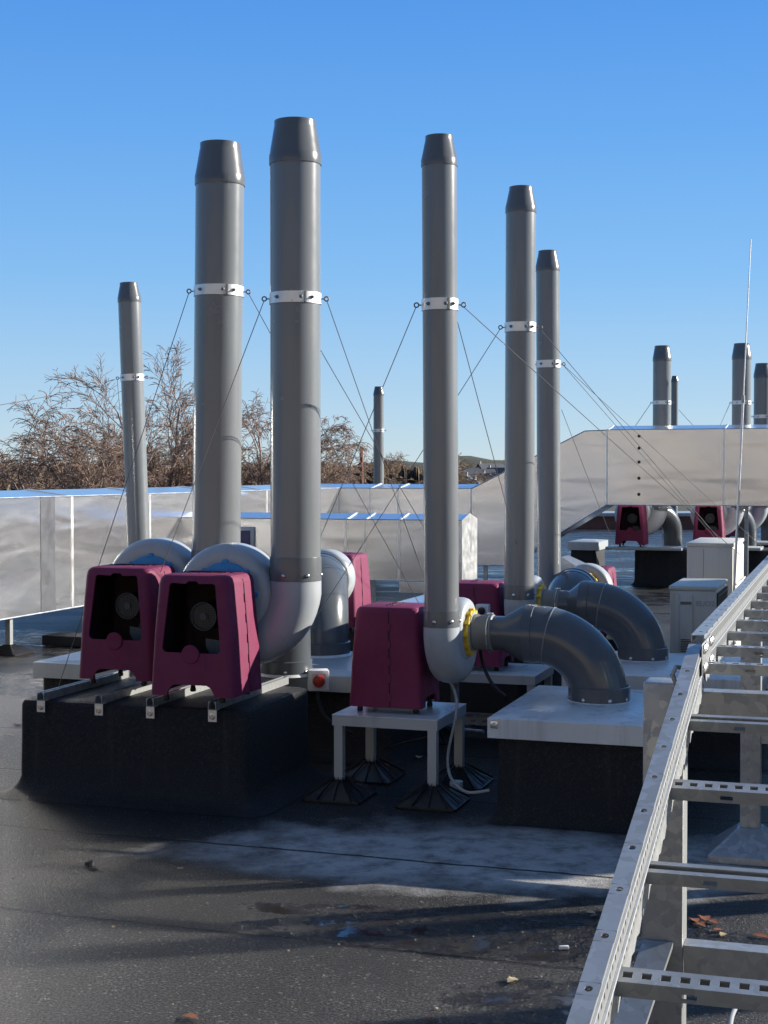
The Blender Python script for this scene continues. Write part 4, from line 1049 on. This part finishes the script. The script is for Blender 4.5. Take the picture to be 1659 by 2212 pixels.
for i in range(16):
    Y=rs.uniform(650,690); px=rs.uniform(960,1110); q=at(px,rs.uniform(992,1006),Y); addclump(q.x,Y,q.z,rs.uniform(3.0,4.5))
for i in range(4):
    Y=rs.uniform(110,130); q=at(rs.uniform(1072,1110),rs.uniform(968,985),Y); addclump(q.x,Y,q.z,1.5)
me=np_mesh('woodland',np.concatenate(VV),np.concatenate(FF),M['bark_far']); wo=bpy.data.objects.new('woodland',me); col.objects.link(wo); tag(wo,'brown leafless woodland along the horizon','woodland',kind='stuff')
# dense undergrowth mass: noisy ridge with ragged top
vs=[];fs=[]; n=700; rs2=random.Random(2)
g=MB()
for row,(Y,pxa,pxb,ty,jit) in enumerate(((75,-120,640,1012,16),(110,500,930,1018,14),(140,-200,940,1008,8))):
    k=260; P=[]
    for i in range(k+1):
        px=pxa+(pxb-pxa)*i/k; tz=at(px,ty-jit*(.5*math.sin(i*.11+row)+.5*math.sin(i*.37)+rs2.uniform(-.35,.35)),Y); P.append(tz)
    vs=[]; fs=[]
    for p in P: vs+=[(p.x,Y-6+rs2.uniform(-1,1),-7.2),(p.x,Y-2+rs2.uniform(-1,1),p.z-1.5+rs2.uniform(-.4,.4)),(p.x,Y,p.z),(p.x,Y+6,-7.2)]
    for i in range(k):
        for j in range(3): a=i*4+j; fs.append((a,a+4,a+5,a+1))
    g.add(vs,fs)
obj('undergrowth', g, simple('undergrowth_brown',(.13,.09,.055,1),.95,var=.6,vscale=.6,bscale=2,bstr=1,bdist=.5), label='dense brown undergrowth below the bare trees', cat='undergrowth', kind='stuff', smooth=0)
# houses
def house(px, topy, Y, w, d, h, rh, label, rot=0.3, wall='render_w', gable=False):
    t=at(px,topy,Y); zt=t.z; o=empty('house', Vector((t.x,Y,-7.2)), rot, label,'house','houses far beyond the wood')
    H_=zt+7.2-rh
    g=MB(); g.box(-w/2,w/2,-d/2,d/2,0,H_); 
    g.prism([(-d/2,H_),(d/2,H_),(0,H_+rh-.1)],(0,0,0),(0,1,0),(0,0,1),(1,0,0),-w/2+.01,w/2-.01); obj('wall', g, M[wall], o, smooth=0)
    g=MB(); 
    for s_ in (-1,1): g.add([(-w/2-.2,s_*(d/2+.3),H_-.15),(w/2+.2,s_*(d/2+.3),H_-.15),(w/2+.2,0,H_+rh),(-w/2-.2,0,H_+rh),(-w/2-.2,s_*(d/2+.3),H_-.3),(w/2+.2,s_*(d/2+.3),H_-.3),(w/2+.2,0,H_+rh-.15),(-w/2-.2,0,H_+rh-.15)],[(0,1,2,3),(4,5,6,7),(0,1,5,4),(1,2,6,5),(2,3,7,6),(3,0,4,7)])
    r_=obj('roof', g, M['roof_tile'], o, smooth=0)
    g=MB(); g.box(-w/2+.5,-w/2+1.2,-.3,.4,H_+rh-.8,H_+rh+.9); obj('chimney', g, M['render_w'], r_, smooth=0)
    for i in range(3):
        x=-w/2+w*(i+.5)/3; g=MB(); g.box(x-.6,x+.6,-d/2-.05,-d/2-.01,H_-2.0,H_-.8); obj('window', g, M['window_dark'], o, smooth=0)
    return o
house(1034,1013,500,11,8,4,2.8,'wide grey roofed house with pale front left of the close pair',.25)
house(1068,1022,430,8,7,4,2.4,'dark roofed house nearest the sloping riser duct',-.25)
house(1010,1027,400,5,7,4,2.8,'small house with pale gable just right of the middle stack',1.35)
house(1030,1034,370,5,5,3,2.0,'small low house with a light gable just above the cross duct',1.2)
house(1060,1001,620,12,8,4,3.4,'distant brown gabled house on the skyline',.5,'brick')
house(1008,1010,590,10,7,4,2.6,'distant low house left of the wide grey roof',.2)
house(1078,1010,560,9,7,4,2.6,'distant house partly behind the close pair of stacks',-.3)
house(1048,1030,440,8,6,3,2.2,'grey roofed house below the wide grey roof',.1)
# pole far
p=at(781,1100,60); g=MB(); g.lathe([(.09,0),(.07,at(781,965,60).z+7.2)],10); o=obj('wooden_pole', g, M['brick'], label='short reddish pole standing beyond the cross duct', cat='pole'); o.location=(p.x,60,-7.2)
# low brick building glimpsed beneath the high duct
q=at(1300,1108,44.5); g=MB(); o=empty('brick_hut', Vector((q.x-2,43,0)), 0,'low reddish brick hut glimpsed beneath the sloping riser duct','hut')
g.box(0,6,0,2,.003,at(1300,1108,43).z-.1); obj('wall', g, M['brick'], o, smooth=0); g=MB(); g.box(-.1,6.1,-.1,2.1,at(1300,1108,43).z-.099,at(1300,1108,43).z,.01); obj('roof', g, M['paint_metal'], o, smooth=0)
# goal like white frames among trees
for px,lab in ((150,'thin white post frame among the trees, left one'),(190,'thin white post frame among the trees, right one')):
    a=at(px,1048,57); t_=at(px,985,57); g=MB(); g.tube([a-Z*6,t_,t_+Vector((.7,0,.15))],.04,6); obj('goal_frame', g, M['white'], label=lab, cat='frame', group='white frames among the trees')

# unseen boxes added beyond the right edge to cast shade on the plant
ah=empty('shade_box', Vector((3.95,7.9,0)), RZ*0, 'large pale unseen box added beyond the cable ladder to cast shade','shade box')
g=MB(); g.box(0,2.2,0,3.6,.12,2.02,.02); obj('casing', g, M['paint_metal'], ah)
g=MB(); g.box(-.04,2.24,-.04,3.64,2.021,2.06,.01); obj('roof_panel', g, M['lid'], ah)
ab=empty('low_shade_box', Vector((3.95,7.1,0)), 0, 'lower pale unseen box added next to the tall shade box','plant housing')  # lower unseen box added to step the edge of the shade down
g=MB(); g.box(0,1.6,0,.78,.1,1.74,.02); obj('casing', g, M['paint_metal'], ab); g=MB(); g.box(-.03,1.63,-.03,.79,1.741,1.775,.01); obj('roof_panel', g, M['lid'], ab)
g=MB(); g.box(.1,1.5,.1,.7,.003,.099); obj('base_frame', g, M['galv'], ab, smooth=0)
cbx=empty('glare_reflector_box', Vector((-3.38,7.88,0)), math.atan2(.87,.49), 'unseen aluminium clad reflector added beyond the left edge','reflector box')  # added out of view to bounce sun glare onto the left ground
g=MB(); g.box(0,1.8,.001,1.2,.25,2.1,.01); obj('cladding', g, alu('reflector_cladding',(.93,.93,.91),.24,.006,.02), cbx); g=MB(); g.box(.1,1.4,.1,1.1,.003,.249); obj('base_frame', g, M['galv'], cbx, smooth=0)
# unseen beige wing added behind the viewer for reflections in the ducts
g=MB(); g.box(-30,30,-10,0,-7,7.2); wb=empty('reflection_wing', Vector((-3,-17,0)), RZ, 'unseen beige walled wing added behind the viewer for reflections','building'); M['beige']=simple('beige_wall',(.52,.44,.32,1),.85,var=.08,vscale=.3); obj('wall', g, M['beige'], wb, smooth=0)
g=MB(); g.box(-30.2,30.2,-10.2,.2,7.203,7.45,.03); obj('roof', g, M['paint_metal'], wb)
for i in range(12):
    x=-27+i*4.8; g=MB(); g.box(x,x+2.2,.004,.05,4.4,6.0); obj('window', g, M['window_dark'], wb, smooth=0)
g=MB()
for i in range(3): g.box(-.012,-.001,.1+i*1.17,1.16+i*1.17,.2,1.9,.003)
obj('access_panel', g, M['lid'], ah); g=MB(); g.box(.1,2.1,.1,3.5,.003,.119); obj('base_frame', g, M['galv'], ah, smooth=0)
for (x,y,r_,lab) in ((5.6,6.55,.09,'tall unseen stack added beyond the right edge for a shadow band, nearer one'),(6.2,5.75,.09,'tall unseen stack added beyond the right edge for a shadow band, farther one')):
    stack(Vector((x,y,.01)),r_,3.0,lab,0,2.2)  # stacks added out of view to throw shadow bands across the foreground

# ------------------------------------------------------------------ debris
def leaf(px,py,s,mat,label,name='leaf',cat='leaf',group='leaves on the roof'):
    rnd=random.Random(int(px*7+py)); p=gnd(px,py); a=rnd.uniform(0,6); g=MB(); L=8; vs=[]
    for i in range(L+1):
        t=i/L; wd=s*.32*math.sin(PI*min(1,t*1.02+.02))**.8*(1+.25*math.sin(i*2.4)); zc=.004+.25*s*t*(1-t)*rnd.uniform(.6,1.4)
        vs += [(-wd,s*(t-.5),zc+.15*wd),(0,s*(t-.5),zc-.003*0),(wd,s*(t-.5),zc+.3*wd)]
    vs=[(x,y,z+.002) for x,y,z in vs]; n_=len(vs); vs2=vs+[(x,y,z-.0012) for x,y,z in vs]; fs=[]
    for i in range(L):
        for j in range(2):
            a0=i*3+j; fs.append((a0,a0+1,a0+4,a0+3)); fs.append((n_+a0,n_+a0+3,n_+a0+4,n_+a0+1))
    g.add(vs2,fs); o=obj(name,g,M[mat],label=label,cat=cat,group=group); o.location=(p.x,p.y,0); o.rotation_euler=(0,0,a); return o
leaf(410,2202,.06,'leafb','reddish leaf lying at the bottom edge of the roof')
leaf(930,2203,.04,'leafb','small dark leaf at the bottom right of centre')
leaf(1107,2122,.05,'leafy','pale crumpled leaf beside the water patch near the ladder')
leaf(853,1633,.07,'leafy','pale leaf beneath the middle stand')
leaf(838,1655,.06,'leafb','brown leaf beneath the middle stand')
leaf(905,1638,.06,'leafy','narrow pale leaf beneath the right side of the middle stand')
leaf(245,2005,.02,'leafy','tiny pale fragment on the dark wet felt','leaf_fragment')
leaf(215,1723,.06,'leafy','greenish leaf at the foot of the front plinth')
leaf(762,1699,.06,'leafy','pale leaf resting by the left front foot of the stand')
for i,(px,py,s,mt,lb) in enumerate(((1500,1992,.06,'leafb','red leaf in the puddle beneath the ladder, leftmost'),(1522,1988,.07,'leafb','largest red leaf in the puddle beneath the ladder'),(1540,1994,.05,'leafb','red leaf in the puddle, right of the largest'),(1552,2014,.05,'leafb','brown leaf below the red ones in the puddle'),(1562,2023,.04,'leafy','pale leaf below the red ones in the puddle'),(1512,2000,.05,'leafb','dark red leaf just under the largest one'),(1640,2025,.06,'leafb','brown leaf at the right edge of the puddle'),(1275,1975,.04,'leafy','yellowish leaf close left of the ladder rail'),(1285,1982,.04,'leafb','brown leaf close left of the ladder rail'),(35,1567,.08,'leafb','brown leaf on the bright roof left of the front plinth'),(20,1590,.07,'leafy','pale leaf on the bright roof left of the front plinth'))):
    leaf(px,py,s,mt,lb)
def bit(px,py,l,w_,h,mat,label,name,cat,a=None):
    p=gnd(px,py); g=MB(); g.box(-l/2,l/2,-w_/2,w_/2,.003,.003+h,min(h,w_)*.2); o=obj(name,g,M[mat],label=label,cat=cat); o.location=(p.x,p.y,0); o.rotation_euler=(0,0,a if a is not None else px%3); return o
bit(1218,2052,.035,.012,.012,'white','white stub lying near the ladder rail','paper_stub','litter',.1)
bit(389,1878,.024,.008,.006,'leafy','pale stick fragment on the wet felt at left','stick','litter',.2)
bit(447,1746,.12,.008,.006,'leafy','thin pale strip at the foot of the front plinth','metal_strip','litter',-.02)
p=gnd(193,1872); g=MB(); g.lathe([(.010,.003),(.022,.008),(.018,.022),(.006,.026)],9); o=obj('moss_clump',g,M['black'],label='dark moss clump on the wet felt at left',cat='moss'); o.location=(p.x,p.y,0)
rnd=random.Random(12)
for i in range(46):
    px,py=rnd.uniform(20,1290),rnd.uniform(1790,2195)
    if px>1290-(py-1790)*.15: continue
    p=gnd(px,py); s=rnd.uniform(.002,.006); g=MB(); g.lathe([(s*.6,.002),(s,s*.5+.002),(s*.7,s*1.1+.002)],7,Matrix.Rotation(rnd.uniform(0,6),4,'Z')); o=obj('grit_stone',g,M['leafy'] if i%3==0 else M['rubber_grey'],label='tiny loose grit stone on the felt',cat='grit',group='loose grit on the felt'); o.location=(p.x,p.y,0)
bpy.context.view_layer.update()
